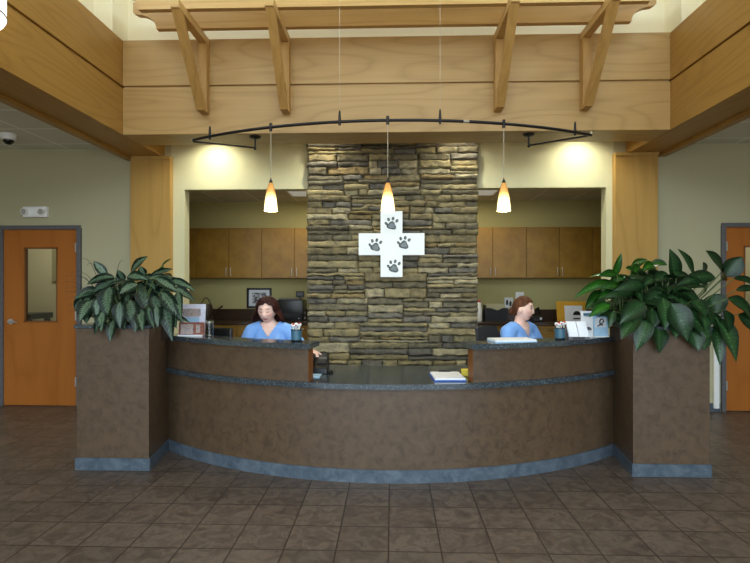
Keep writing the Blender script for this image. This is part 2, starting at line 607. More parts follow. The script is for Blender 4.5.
# stone feature wall
random.seed(21)
st = B()
SX0, SX1 = -0.985, 0.985
rects = []
z = 0.0
while z < 3.26:
    bh = random.uniform(0.17, 0.30)
    x = SX0
    while x < SX1 - 0.001:
        sw = random.uniform(0.35, 0.8)
        if SX1 - (x + sw) < 0.3: sw = SX1 - x
        n = max(2, min(6, round(bh / random.uniform(0.045, 0.085))))
        hs = [random.uniform(0.7, 1.4) for _ in range(n)]
        tot = sum(hs)
        zz = z
        for h in hs:
            h = bh * h / tot
            m = random.choice([1, 2, 2, 3]) if sw > 0.5 else random.choice([1, 1, 2])
            ws = [random.uniform(0.5, 1.6) for _ in range(m)]
            tw = sum(ws)
            xx = x
            for w in ws:
                w = sw * w / tw
                rects.append((xx, xx + w, zz, zz + h))
                xx += w
            zz += h
        x += sw
    z += bh
for x0, x1, z0, z1 in rects:
    if z0 > 3.28: continue
    yf = 6.125 - random.uniform(0.0, 0.05)
    if x0 < SX0 + 0.01: x0 -= random.uniform(0, 0.018)
    if x1 > SX1 - 0.01: x1 += random.uniform(0, 0.018)
    x0 += 0.001; x1 -= 0.001; z0 += 0.001; z1 -= 0.001
    nx, nz = max(5, int((x1 - x0) / 0.025)), max(5, int((z1 - z0) / 0.013))
    sd = random.uniform(0, 100)
    tiltx, tiltz = random.uniform(-0.01, 0.01), random.uniform(-0.012, 0.006)
    grid = []
    for b_ in range(nz + 1):
        row = []
        for a in range(nx + 1):
            fa, fb = a / nx, b_ / nz
            x, z = x0 + (x1 - x0) * fa, z0 + (z1 - z0) * fb
            ed = min(fa * (x1 - x0), (1 - fa) * (x1 - x0), fb * (z1 - z0), (1 - fb) * (z1 - z0))
            rec = 0.026 * max(0.0, 1 - ed / 0.018) ** 2
            nzv = mnoise.noise(Vector((x * 14 + sd, z * 22, sd))) * 0.014 + mnoise.noise(Vector((x * 40, z * 55, sd))) * 0.006
            jx = mnoise.noise(Vector((x * 18, z * 18, sd + 5))) * 0.010
            jz = mnoise.noise(Vector((x * 14, z * 14, sd + 9))) * 0.014
            row.append(st.bm.verts.new((x + jx, yf + rec + nzv + tiltx * (fa - .5) * 2 + tiltz * (fb - .5) * 2, z + jz)))
        grid.append(row)
    for b_ in range(nz):
        for a in range(nx):
            st.bm.faces.new((grid[b_][a], grid[b_][a + 1], grid[b_ + 1][a + 1], grid[b_ + 1][a]))
    ring = [grid[0][a] for a in range(nx + 1)] + [grid[b_][nx] for b_ in range(1, nz + 1)] + [grid[nz][a] for a in range(nx - 1, -1, -1)] + [grid[b_][0] for b_ in range(nz - 1, 0, -1)]
    back = [st.bm.verts.new((v.co.x, YW, v.co.z)) for v in ring]
    for q in range(len(ring)):
        r2 = (q + 1) % len(ring)
        st.bm.faces.new((ring[q], back[q], back[r2], ring[r2]))
stone = struct('wall_stone', st, M['stone'], smooth=60, label='stacked ledge stone feature wall behind the desk', cat='wall')
struct('mortar', B().box(SX0 + 0.012, SX1 - 0.012, 6.165, YW, 0, 3.3), M['mortar'], parent=stone)

# back room
YB = 8.35
struct('wall_back_room', B().box(-4.1, 4.1, YB, YB + 0.1, 0, 3), M['wall_back'], label='olive back room wall below the wall cabinets', cat='wall')
struct('wall_back_room_left', B().box(-3.75, -3.65, YW + 0.15, YB, 0, 3), M['wall_back'])
struct('wall_back_room_right', B().box(3.65, 3.75, YW + 0.15, YB, 0, 3), M['wall_back'])
struct('ceiling_back_room', B().box(-3.7, 3.7, YW + 0.15, YB, 2.8, 2.88), M['ceiling'])
# rooms behind the doors
for sgn, nm in ((-1, 'left'), (1, 'right')):
    b = B()
    b.box(sgn * 6, sgn * 3.75, 7.9, 8.0, 0, 3)
    struct('wall_side_room_' + nm, b, M['wall_cream'])
    struct('ceiling_side_room_' + nm, B().box(sgn * 6, sgn * 3.75, YW + 0.15, 8.0, 2.7, 2.8), M['ceiling'])

# ------------------------------------------------------------------ doors
def door(name, x0, x1, hinge_right, lite, label):
    """leaf between x0 and x1"""
    y0, y1 = YW + 0.01, YW + 0.055
    root = thing(name, ((x0 + x1) / 2, y0, 0), label, 'door')
    root['kind'] = 'structure'
    lx0, lx1, lz0, lz1 = lite
    lf = B()
    Z1 = 2.15
    lf.box(x0, lx0, y0, y1, 0.01, Z1).box(lx1, x1, y0, y1, 0.01, Z1).box(lx0, lx1, y0, y1, 0.01, lz0).box(lx0, lx1, y0, y1, lz1, Z1)
    lf.to('door_leaf', M['door_wood'], root)
    bd = B()
    e = 0.018
    for a in ((lx0, lx0 + e, lz0, lz1), (lx1 - e, lx1, lz0, lz1), (lx0, lx1, lz0, lz0 + e), (lx0, lx1, lz1 - e, lz1)):
        bd.box(a[0], a[1], y0 - 0.004, y1, a[2], a[3])
    bd.to('glazing_bead', M['edge_wood'], root)
    B().box(lx0 + 0.01, lx1 - 0.01, y0 + 0.02, y0 + 0.026, lz0 + 0.01, lz1 - 0.01).to('glass_pane', M['glass'], root)
    fr = B()
    fw = 0.05
    fr.box(x0 - fw, x0, y0 - 0.03, YW + 0.15, 0, Z1 + fw, 0.003).box(x1, x1 + fw, y0 - 0.03, YW + 0.15, 0, Z1 + fw, 0.003).box(x0, x1, y0 - 0.03, YW + 0.15, Z1, Z1 + fw, 0.003)
    fr.to('door_frame', M['grey_frame'], root)
    hx = x1 - 0.012 if hinge_right else x0 + 0.012
    for z in (0.3, 1.1, 1.93):
        B().box(hx - 0.016, hx + 0.016, y0 - 0.012, y0, z - 0.055, z + 0.055, 0.003).to('hinge', M['steel'], root)
    kx = x0 + 0.09 if hinge_right else x1 - 0.09
    d = 1 if hinge_right else -1
    h = B()
    h.cyl((kx, y0, 1.03), (kx, y0 - 0.014, 1.03), 0.034)
    h.cyl((kx, y0 - 0.014, 1.03), (kx, y0 - 0.055, 1.03), 0.012)
    h.tube([(kx, y0 - 0.052, 1.03), (kx + d * 0.05, y0 - 0.056, 1.032), (kx + d * 0.11, y0 - 0.052, 1.024)], [0.012, 0.010, 0.008])
    h.to('lever_handle', M['steel'], root, smooth=40)
    return root


door('door_1', -4.735, -3.82, True, (-4.485, -4.066, 1.02, 1.935), 'orange wood door with tall glass pane on the left wall')
door('door_2', 3.885, 4.80, False, (4.10, 4.55, 1.02, 1.935), 'orange wood door partly cut off at the right edge')
# what shows through the left pane
t = thing('notice_board', (-4.95, 7.9, 1.5), 'pale board on the wall seen through the left door pane', 'board')
B().box(-5.18, -4.86, 7.875, 7.9, 1.55, 2.05).to('board', M['paper'], t)
B().box(-5.2, -4.84, 7.868, 7.895, 1.53, 2.07).to('frame', M['wall'], t)
t = thing('side_table', (-5.45, 7.5, 0), 'dark table seen low through the left door pane', 'table')
B().box(-5.8, -5.1, 7.25, 7.75, 0.98, 1.06, 0.005).to('table_top', M['black'], t)
for sx in (-5.74, -5.16):
    for sy in (7.3, 7.7):
        B().box(sx - 0.03, sx + 0.03, sy - 0.03, sy + 0.03, 0, 0.98).to('leg', M['black'], t)

# baseboard at door walls
struct('baseboard_left', B().box(-3.76, -3.13, YW - 0.012, YW, 0, 0.1), M['kick'])
struct('baseboard_right', B().box(3.08, 3.82, YW - 0.012, YW, 0, 0.1), M['kick'])
tag(B().box(3.74, 3.80, YW - 0.035, YW - 0.005, 0.04, 0.95, 0.006).to('wall_guard', M['white'], org=(3.77, YW - 0.02, 0.04)), 'narrow white wall guard strip beside the right door frame', 'guard')

# ------------------------------------------------------------------ emergency light, dome camera
t = thing('emergency_light', (-4.31, YW, 2.3), 'white twin head emergency light above the left door', 'emergency light')
B().box(-4.46, -4.16, YW - 0.06, YW, 2.295, 2.425, 0.012, seg=2).to('housing', M['white'], t, smooth=40)
for x in (-4.415, -4.205):
    lh = B().cyl((x, YW - 0.06, 2.36), (x + 0.0, YW - 0.10, 2.355), 0.034, 0.042).to('lamp_head', M['white'], t, smooth=40)
    B().cyl((x, YW - 0.10, 2.355), (x, YW - 0.104, 2.355), 0.034).to('lens', M['steel'], lh)
t = thing('dome_camera', (-4.20, 5.62, 3.13), 'white security dome camera on the left tiled ceiling', 'camera')
B().lathe((-4.20, 5.62, 3.13), [(0.08, 0), (0.08, -0.035), (0.072, -0.06), (0.06, -0.066)], 28).to('housing', M['white'], t, smooth=40)
B().ell((-4.20, 5.62, 3.07), (0.055, 0.055, 0.055), 24, 14).to('dome_lens', M['lens_dark'], t, smooth=60)

# ------------------------------------------------------------------ timber shelf above
BX = [-1.885, -1.06, 1.05, 1.895]
BL = ['leftmost', 'second from left', 'third from left', 'rightmost']
AZ0, AZ1 = 3.89, 3.965
AY0 = 4.49
for x, wd in zip(BX, BL):
    t = thing('timber_bracket', (x, 5.26, 3.2), '%s of the four maple brackets on the back beam' % wd, 'bracket', 'maple brackets under the timber shelf')
    w = 0.04
    B().box(x - w, x + w, 5.165, 5.26, 3.20, AZ0, 0.005).to('leg', M['bracket'], t)
    B().box(x - w, x + w, AY0, 5.26, AZ0, AZ1, 0.005).to('arm', M['board'], t)
    q = B()
    pr = [(AY0 + 0.02, AZ0), (AY0 + 0.115, AZ0), (5.165, 3.235), (5.165, 3.20), (5.10, 3.20), (5.09, 3.215)]
    a = [q.bm.verts.new((x - w * 0.92, y, z)) for y, z in pr]
    b2 = [q.bm.verts.new((x + w * 0.92, y, z)) for y, z in pr]
    q.bm.faces.new(a)
    q.bm.faces.new(list(reversed(b2)))
    for i in range(len(pr)):
        jn = (i + 1) % len(pr)
        q.bm.faces.new((a[i], b2[i], b2[jn], a[jn]))
    q.to('strut', M['bracket'], t)


def shelf_timber(y0, y1, label):
    half = []
    half.append((2.27, AZ1))
    for i in range(9):
        an = i / 8 * PI / 2
        half.append((2.27 + 0.14 * (1 - math.cos(an)) + 0.03 * (i / 8), AZ1 + 0.012 + 0.125 * math.sin(an)))
    half += [(2.47, AZ1 + 0.145), (2.50, AZ1 + 0.165), (2.50, AZ1 + 0.26)]
    poly = [(x, z) for x, z in half] + [(-x, z) for x, z in reversed(half)]
    poly = [(x - 0.015, z) for x, z in poly]
    o = B().prism_xz(poly, y0, y1).to('shelf_timber', M['board'], org=(0, (y0 + y1) / 2, AZ1))
    tag(o, label, 'timber', 'long timbers on the brackets')


shelf_timber(4.66, 4.72, 'long maple timber on the brackets, nearer to the viewer')
shelf_timber(5.02, 5.08, 'long maple timber on the brackets, nearer to the cream wall')

# ------------------------------------------------------------------ track light
t = thing('track_rail', (0, 4.5, 2.89), 'curved dark iron track rail hanging in front of the beam', 'light rail')
pL, pM, pR = Vector((-1.93, 5.03, 2.885)), Vector((-0.01, 4.47, 2.885)), Vector((1.865, 4.98, 2.90))
# circle through the three plan points
def circle3(a, b, c):
    ax, ay, bx, by, cx, cy = a.x, a.y, b.x, b.y, c.x, c.y
    d = 2 * (ax * (by - cy) + bx * (cy - ay) + cx * (ay - by))
    ux = ((ax * ax + ay * ay) * (by - cy) + (bx * bx + by * by) * (cy - ay) + (cx * cx + cy * cy) * (ay - by)) / d
    uy = ((ax * ax + ay * ay) * (cx - bx) + (bx * bx + by * by) * (ax - cx) + (cx * cx + cy * cy) * (bx - ax)) / d
    return ux, uy, math.hypot(ax - ux, ay - uy)


rx, ry, rr_ = circle3(pL, pM, pR)
def rail(x):
    return Vector((x, ry - math.sqrt(rr_ ** 2 - (x - rx) ** 2), 2.885))


pts = [rail(pL.x + (pR.x - pL.x) * i / 60) for i in range(61)]
B().tube(pts, 0.0135, 10).to('rail', M['dark_iron'], t, smooth=50)
for p in (pL, pR):
    B().ell(p, 0.016, 12, 8).to('end_cap', M['wire'], t, smooth=60)
for p, cx in ((pL, -1.41), (pR, 1.385)):
    c = Vector((cx, 5.37, 3.01))
    B().lathe(c, [(0.06, 0), (0.06, -0.008), (0.045, -0.02), (0.012, -0.024)], 24).to('canopy', M['dark_iron'], t, smooth=40)
    ar = B().cyl(c, c + Vector((0, 0, -0.125)), 0.009, n=10).ell(c + Vector((0, 0, -0.125)), 0.014, 10, 8)
    ar.tube([c + Vector((0, 0, -0.115)), p + Vector((0, 0, -0.014))], 0.009, 8)
    ar.to('support_arm', M['dark_iron'], t, smooth=50)
for x in (-1.72, -0.45, 0.41, 1.68):
    p = rail(x)
    B().tube([p + Vector((0, 0, -0.03)), p + Vector((0, 0, 0.02)), p + Vector((0, 0, 0.085)), p + Vector((0, 0, 0.10))], [0.011, 0.013, 0.009, 0.003], 10).to('standoff', M['dark_iron'], t, smooth=50)
for x in (-0.45, 0.41):
    p = rail(x)
    B().cyl(p + Vector((0, 0, 0.09)), (p.x, p.y, CZ), 0.0011, n=6).to('suspension_wire', M['wire'], t)
p = rail(0.63)
B().tube([rail(0.61), rail(0.66)], 0.014, 10).to('rail_joint', M['wire'], t, smooth=50)

for u, wd in ((271, 'left'), (388, 'middle'), (504, 'right')):
    # follow the rail to where it crosses this line of sight
    best = min((rail(-1.9 + 3.7 * i / 800) for i in range(801)), key=lambda q: abs(W(u, 130, q.y).x - q.x))
    x, y = best.x, best.y
    zb = W(u, 211 if wd != 'middle' else 210.5, y).z
    zt = W(u, 183, y).z
    t = thing('pendant_light', (x, y, zb), 'amber and white cone glass pendant, the %s of three' % wd, 'pendant light', 'cone pendants on the track rail')
    hgt = zt - zb
    prof = [(0.059, 0), (0.057, hgt * 0.12), (0.050, hgt * 0.4), (0.036, hgt * 0.72), (0.021, hgt * 0.96), (0.016, hgt)]
    inn = [(r - 0.004, z) for r, z in reversed(prof)]
    B().lathe((x, y, zb), prof + inn, 28, cap=False).to('glass_shade', M['pendant_glass'], t, smooth=60)
    B().lathe((x, y, zb + hgt), [(0.016, -0.004), (0.016, 0.012), (0.007, 0.03), (0.004, 0.045)], 16).to('socket_cap', M['dark_iron'], t, smooth=50)
    B().cyl((x, y, zb + hgt + 0.03), (x, y, 2.885), 0.0032, n=8).to('cord', M['wire'], t)
    B().cyl((x, y, 2.85), (x, y, 2.92), 0.014, n=12).to('rail_clip', M['dark_iron'], t, smooth=50)
    ld = bpy.data.lights.new('pendant_bulb', 'POINT')
    ld.energy = 7
    ld.color = (1.0, 0.8, 0.5)
    ld.shadow_soft_size = 0.03
    lo = bpy.data.objects.new('pendant_bulb', ld)
    lo.location = (x, y, zb + 0.0)
    COL.objects.link(lo)

# lit drum lamp at the upper left
t = thing('drum_pendant', (-2.30, 2.73, 2.93), 'lit white glass drum lamp cut off at the upper left corner', 'pendant light')
dx, dy, dz = -2.30, 2.73, 2.93
B().lathe((dx, dy, dz), [(0.19, 0.0), (0.2, 0.02), (0.2, 0.38), (0.19, 0.4)], 40).to('drum_shade', M['drum'], t, smooth=50)
B().lathe((dx, dy, dz), [(0.204, 0.025), (0.204, 0.034), (0.199, 0.034), (0.199, 0.025)], 40).to('rim', M['grey_frame'], t, smooth=50)
B().cyl((dx, dy, dz + 0.4), (dx, dy, CZ), 0.006, n=8).to('cord', M['dark_iron'], t)

# ------------------------------------------------------------------ recessed downlights in the slot
DLS = [(-2.1, 5.97, 'far left'), (-0.80, 5.80, 'inner left'), (0.80, 5.80, 'inner right'), (2.17, 5.97, 'far right')]
for x, y, wd in DLS:
    t = thing('recessed_downlight', (x, y, 3.34), '%s recessed downlight in the slot above the feature wall' % wd, 'downlight', 'downlights in the slot')
    B().lathe((x, y, 3.34), [(0.07, 0), (0.07, -0.006), (0.05, -0.006), (0.05, 0)], 24).to('trim_ring', M['white'], t, smooth=40)
    B().cyl((x, y, 3.339), (x, y, 3.336), 0.05, n=24).to('lens', M['downlight'], t)

# ------------------------------------------------------------------ cross sign
cx, cz = W(391.5, 244.5, 6.05).x, W(391.5, 244.5, 6.05).z
H, A = 0.375, 0.125
t = thing('cross_sign', (cx, 6.05, cz), 'white cross shaped sign with four paw prints on the stone wall', 'sign')
poly = [(-A, -H), (A, -H), (A, -A), (H, -A), (H, A), (A, A), (A, H), (-A, H), (-A, A), (-H, A), (-H, -A), (-A, -A)]
q = B().prism_xz([(cx + x, cz + z) for x, z in poly], 5.99, 6.03)
q.to('cross_panel', M['sign_white'], t)
for x, z in ((0, 0.3), (0, -0.3), (0.3, 0), (-0.3, 0)):
    B().cyl((cx + x, 6.03, cz + z), (cx + x, 6.12, cz + z), 0.014, n=12).to('standoff_pin', M['steel'], t)


def paw(px, pz, ang):
    root = None
    ca, sa = math.cos(ang), math.sin(ang)
    def tr(x, z): return (px + x * ca - z * sa, pz + x * sa + z * ca)
    pad = []
    for i in range(32):
        a = 2 * PI * i / 32
        r = 0.043 * (1 + 0.16 * math.cos(3 * (a - PI / 2)) - 0.05 * math.sin(a))
        pad.append((r * 1.08 * math.cos(a), r * math.sin(a) * 0.95))
    def dome(pts, y0, depth):
        b = B()
        cxx = sum(p[0] for p in pts) / len(pts)
        czz = sum(p[1] for p in pts) / len(pts)
        rings = []
        for f, d in ((1.0, 0.0), (0.98, 0.5), (0.86, 0.9), (0.6, 1.0), (0.2, 1.0)):
            rg = []
            for x, z in pts:
                X, Z = tr(cxx + (x - cxx) * f, czz + (z - czz) * f)
                rg.append(Vector((X, y0 - depth * d, Z)))
            rings.append(rg)
        b.ring_strip(rings)
        return b
    o = dome(pad, 5.99, 0.012).to('paw_print', M['paw'], t, smooth=60)
    rim = [(x * 1.1 - 0.003, z * 1.1 + 0.005) for x, z in pad]
    dome(rim, 5.99, 0.003).to('pad_outline', M['paw_dark'], o)
    for tx, tz, ta in ((-0.068, 0.014, 0.9), (-0.052, 0.066, 0.45), (-0.004, 0.085, 0.0), (0.045, 0.07, -0.35)):
        toe, toe2 = [], []
        for i in range(20):
            a = 2 * PI * i / 20
            x, z = 0.014 * math.cos(a), 0.02 * math.sin(a)
            x, z = x * math.cos(ta) - z * math.sin(ta), x * math.sin(ta) + z * math.cos(ta)
            toe.append((tx + x * 0.75 + 0.002, tz + z * 0.72 - 0.003))
            toe2.append((tx + x * 1.1, tz + z * 1.05))
        dome(toe2, 5.99, 0.003).to('toe_outline', M['paw_dark'], o)
        dome(toe, 5.99, 0.008).to('toe', M['paw'], o, smooth=60)


for u, v in ((391.8, 226), (375.6, 247.5), (404, 245.2), (394, 268.8)):
    p = W(u, v, 5.99)
    paw(p.x, p.z, R(-12))

# ------------------------------------------------------------------ reception desk
XC, YC = -0.035, 6.99
def arc(r, p0, p1, n=40):
    return [(XC + r * math.sin(R(p0 + (p1 - p0) * i / n)), YC - r * math.cos(R(p0 + (p1 - p0) * i / n))) for i in range(n + 1)]


PE = 40.9
desk = thing('reception_desk', (XC, 4.2, 0), 'long curved brown reception desk with two raised counters', 'desk')
B().slab(arc(3.05, -PE, PE, 64), arc(2.99, -PE, PE, 64), 0.0, 0.70).to('front_panel', M['panel'], desk, smooth=30)
B().slab(arc(3.062, -PE, PE, 64), arc(3.045, -PE, PE, 64), 0.0, 0.098).to('base_strip', M['kick'], desk, smooth=30)
outer, inner = [], []
for i in range(65):
    x = -1.985 + 3.97 * i / 64
    outer.append((XC + x, YC - math.sqrt(3.09 ** 2 - x * x)))
    inner.append((XC + x, 4.79 + 4.5 - math.sqrt(4.5 ** 2 - x * x)))
B().slab(outer, inner, 0.705, 0.745).to('worktop', M['granite'], desk, smooth=30)
for s_, e in ((-1, 11.5), (1, 12.35)):
    p0, p1 = sorted((s_ * e, s_ * PE))
    B().slab(arc(3.05, p0, p1), arc(2.99, p0, p1), 0.745, 0.998).to('raised_panel', M['panel'], desk, smooth=30)
    e0, e1 = sorted((s_ * (e - 0.05), s_ * (e + 0.4)))
    B().slab(arc(3.045, e0, e1, 2), arc(2.945, e0, e1, 2), 0.745, 0.998).to('end_panel', M['edge_wood'], desk)
    p0, p1 = sorted((s_ * (e - 0.5), s_ * PE))
    B().slab(arc(3.085, p0, p1), arc(2.86, p0, p1), 0.998, 1.038).to('raised_counter', M['granite'], desk, smooth=30)
    p0, p1 = sorted((s_ * 40.2, s_ * 40.8))
    B().slab(arc(2.99, p0, p1, 2), arc(2.45, p0, p1, 2), 0.0, 0.705).to('end_gable', M['edge_wood'], desk)
for a in (-24, -12, 12, 24):
    B().slab(arc(2.98, a - 0.2, a + 0.2, 2), arc(2.72, a - 0.2, a + 0.2, 2), 0.25, 0.705).to('support_rib', M['edge_wood'], desk)

def splay(bm, x0, x1):
    """the side next to the desk opens a little towards the back"""
    for v in bm.verts:
        f = (v.co.y - PY0) / (PY1 - PY0)
        if x0 < 0: v.co.x -= 0.075 * f * (v.co.x - x0) / (x1 - x0)
        else: v.co.x += 0.075 * f * (x1 - v.co.x) / (x1 - x0)


PLX = [(-2.53, -1.945, 'left'), (1.872, 2.455, 'right')]
PY0, PY1, PZ = 4.14, 4.72, 1.165
for x0, x1, wd in PLX:
    t = thing('planter_box', ((x0 + x1) / 2, 4.43, 0), 'tall square brown planter at the %s end of the desk' % wd, 'planter', 'planters flanking the desk')
    th = 0.04
    sh = B()
    sh.box(x0, x1, PY0, PY0 + th, 0, PZ - 0.03).box(x0, x1, PY1 - th, PY1, 0, PZ - 0.03)
    sh.box(x0, x0 + th, PY0 + th, PY1 - th, 0, PZ - 0.03).box(x1 - th, x1, PY0 + th, PY1 - th, 0, PZ - 0.03)
    splay(sh.bm, x0, x1)
    sh.to('box_panel', M['panel'], t)
    cp = B()
    o = 0.018
    cw = 0.07
    cp.box(x0 - o, x1 + o, PY0 - o, PY0 + cw, PZ - 0.03, PZ, 0.003).box(x0 - o, x1 + o, PY1 - cw, PY1 + o, PZ - 0.03, PZ, 0.003)
    cp.box(x0 - o, x0 + cw, PY0 + cw, PY1 - cw, PZ - 0.03, PZ, 0.003).box(x1 - cw, x1 + o, PY0 + cw, PY1 - cw, PZ - 0.03, PZ, 0.003)
    splay(cp.bm, x0, x1)
    cp.to('cap', M['granite'], t)
    kk = B()
    kk.box(x0 - 0.01, x1 + 0.01, PY0 - 0.012, PY0, 0, 0.098).box(x0 - 0.012, x0, PY0, PY1, 0, 0.098).box(x1, x1 + 0.012, PY0, PY1, 0, 0.098)
    splay(kk.bm, x0, x1)
    kk.to('base_strip', M['kick'], t)
    B().box(x0 + th, x1 - th, PY0 + th, PY1 - th, 1.0, PZ - 0.045).to('soil', M['soil'], t)

# ------------------------------------------------------------------ plants
def add_leaf(bm, P0, P1, width, lift=0.22, bulge=0.1, facing=None, segs=9):
    uvl = bm.loops.layers.uv.verify()
    P0, P1 = Vector(P0), Vector(P1)
    d = P1 - P0
    L = d.length
    C = (P0 + P1) / 2 + Vector((0, -bulge * L, lift * L))
    nref = facing if facing is not None else Vector((random.uniform(-.6, .6), -1, random.uniform(0.2, 1.0)))
    rows = []
    ph = random.uniform(0, 6)
    for i in range(segs + 1):
        t_ = i / segs
        p = P0 * (1 - t_) ** 2 + C * 2 * t_ * (1 - t_) + P1 * t_ ** 2
        tan = ((C - P0) * (1 - t_) + (P1 - C) * t_).normalized()
        side = tan.cross(nref)
        if side.length < 1e-3: side = Vector((1, 0, 0))
        side.normalize()
        nrm = side.cross(tan).normalized()
        w = width * 0.5 * max(0.03, math.sin(PI * min(1, (t_ * 0.97 + 0.015)) ** 0.8)) ** 0.95
        row = []
        for s_ in (-1, -0.55, 0, 0.55, 1):
            wav = 0.05 * math.sin(9 * t_ + ph + s_) * abs(s_)
            row.append((p + side * (w * s_) + nrm * (w * (0.30 * abs(s_) ** 1.5 + wav)), ((s_ + 1) / 2, t_)))
        rows.append([(bm.verts.new(co), uv) for co, uv in row])
    for i in range(segs):
        for j in range(4):
            q4 = [rows[i][j], rows[i][j + 1], rows[i + 1][j + 1], rows[i + 1][j]]
            f = bm.faces.new([x[0] for x in q4])
            f.smooth = True
            for lp, x in zip(f.loops, q4):
                lp[uvl].uv = x[1]


def plant(name, label, cat, base, leaves, mat, fills, wpx, spread, org_px, scale, y_front, group, wf=1.1):
    """leaves: (base x, base y, tip x, tip y, width) measured on an enlarged detail"""
    t = thing(name, base, label, cat, group)
    lb, sb = B(), B()
    bx, by, bz = base
    for (x0, y0, x1, y1, w) in leaves:
        u0, v0, u1, v1 = org_px[0] + x0 / scale, org_px[1] + y0 / scale, org_px[0] + x1 / scale, org_px[1] + y1 / scale
        low = v1 > 316
        yt = (y_front - 0.04 - random.uniform(0, 0.05)) if low else (y_front + 0.12 + random.uniform(0, 0.14))
        if v1 < v0 - 6: yt = y_front + 0.26 + random.uniform(0, 0.1)
        yb = yt + random.uniform(0.03, 0.12)
        P0, P1 = W(u0, v0, yb), W(u1, v1, yt)
        add_leaf(lb.bm, P0, P1, w / scale * 4.2 / 525 * wf, lift=0.16 if v1 > v0 else 0.05, bulge=0.12)
        rt = Vector((bx + (P0.x - bx) * 0.3, by + (P0.y - by) * 0.25, bz - 0.02))
        mid = (rt + P0) / 2 + Vector((0, 0, 0.05))
        sb.tube([rt, mid, P0], [0.007, 0.005, 0.004], 6)
    for i in range(fills):
        an = random.uniform(0, 2 * PI)
        el = random.uniform(0.0, 1.1)
        r0 = random.uniform(0.05, 0.16)
        P0 = Vector((bx + spread[0] * random.uniform(-1, 1), by + 0.06 + spread[1] * random.uniform(-0.6, 1), bz + 0.05 + (spread[2] - 0.05) * random.random() ** 1.3))
        L = random.uniform(0.17, 0.27)
        dr = Vector((math.cos(an) * math.cos(el), math.sin(an) * math.cos(el), math.sin(el) * random.uniform(-0.6, 0.45)))
        P1 = P0 + dr * L
        P0.x = bx + (P0.x - bx) * (1.15 - 0.7 * (P0.z - bz) / 0.5)
        P1 = P0 + dr * L
        P1.y = max(P1.y, y_front + 0.05)
        add_leaf(lb.bm, P0, P1, random.uniform(0.06, 0.085), 0.2, 0.0, Vector((random.uniform(-.5, .5), random.uniform(-1.2, 0.0), 1)))
        rt = Vector((bx + (P0.x - bx) * 0.4, by + (P0.y - by) * 0.4, bz - 0.02))
        sb.tube([rt, (rt + P0) / 2 + Vector((0, 0, 0.03)), P0], [0.007, 0.005, 0.004], 6)
    lb.to('foliage', mat, t)
    sb.to('stem', M['stem'], t, smooth=60)
    return t


random.seed(3)
LP = [(250, 235, 235, 385, 92), (190, 290, 185, 390, 48), (400, 215, 445, 375, 88), (350, 300, 368, 435, 76), (300, 310, 300, 440, 62),
      (470, 280, 500, 385, 70), (530, 300, 560, 505, 72), (225, 370, 175, 475, 55), (268, 400, 250, 508, 46), (405, 360, 375, 462, 56),
      (160, 305, 98, 405, 76), (205, 255, 72, 295, 62), (305, 205, 158, 265, 66), (385, 220, 296, 268, 58), (270, 185, 135, 220, 54),
      (235, 180, 168, 105, 46), (355, 160, 438, 82, 50), (335, 185, 435, 198, 54), (440, 190, 562, 145, 50), (470, 190, 600, 275, 52),
      (540, 205, 675, 255, 44), (560, 240, 668, 305, 50), (505, 260, 605, 400, 66), (480, 330, 488, 435, 54), (120, 290, 76, 352, 48),
      (590, 260, 605, 395, 50), (320, 200, 290, 150, 44), (420, 180, 400, 130, 44), (330, 260, 350, 340, 60), (230, 290, 215, 360, 60),
      (560, 330, 580, 440, 56), (440, 330, 470, 440, 50), (160, 260, 120, 330, 54), (520, 220, 480, 180, 40), (215, 355, 207, 455, 62), (330, 365, 322, 450, 62), (405, 345, 412, 455, 60), (140, 345, 132, 415, 52), (465, 360, 470, 445, 52)]
plant('aglaonema_plant', 'bushy silver streaked leafy plant spilling over the left planter', 'plant', (-2.24, 4.43, 1.12), LP,
      M['leaf_silver'], 150, None, (0.30, 0.16, 0.44), (60, 240), 4.98, PY0, 'plants in the planters')
plant('young_leaf_plant', 'single bright green leaf shoot rising behind the silver plant', 'plant', (-2.02, 4.55, 1.12),
      [(495, 150, 555, 92, 26), (480, 170, 520, 130, 22)], M['leaf_bright'], 0, None, (0, 0, 0), (60, 240), 4.98, PY0 + 0.1, 'plants in the planters')
RP = [(428, 195, 405, 38, 70), (510, 160, 440, 38, 62), (540, 170, 548, 95, 66), (630, 135, 560, 46, 66), (640, 155, 716, 72, 78),
      (630, 170, 636, 118, 54), (680, 165, 775, 195, 44), (690, 215, 780, 205, 34), (655, 250, 762, 345, 84), (700, 320, 785, 400, 66),
      (585, 235, 610, 325, 90), (400, 205, 540, 280, 74), (385, 212, 284, 312, 82), (378, 250, 384, 385, 72), (415, 275, 482, 432, 84),
      (465, 295, 580, 452, 84), (605, 335, 690, 522, 84), (598, 365, 620, 535, 50), (352, 365, 360, 487, 72), (312, 345, 262, 475, 66),
      (262, 330, 198, 425, 66), (295, 270, 192, 358, 66), (305, 195, 165, 218, 52), (345, 165, 295, 195, 50), (600, 160, 435, 195, 56),
      (500, 390, 530, 475, 66), (540, 390, 552, 472, 60), (255, 225, 128, 248, 52), (165, 305, 143, 378, 30), (405, 150, 330, 185, 54),
      (470, 200, 420, 130, 60), (560, 220, 520, 130, 56), (540, 300, 560, 390, 70), (330, 300, 330, 380, 70), (450, 230, 460, 320, 70),
      (560, 300, 610, 390, 64), (270, 290, 250, 370, 60), (640, 300, 660, 400, 60), (500, 260, 560, 330, 70), (430, 330, 430, 420, 66)]
plant('dieffenbachia_plant', 'large dark green broad leaved plant overflowing the right planter', 'plant', (2.22, 4.43, 1.12), RP,
      M['leaf_dark'], 190, None, (0.30, 0.16, 0.44), (575, 240), 4.286, PY0, 'plants in the planters')
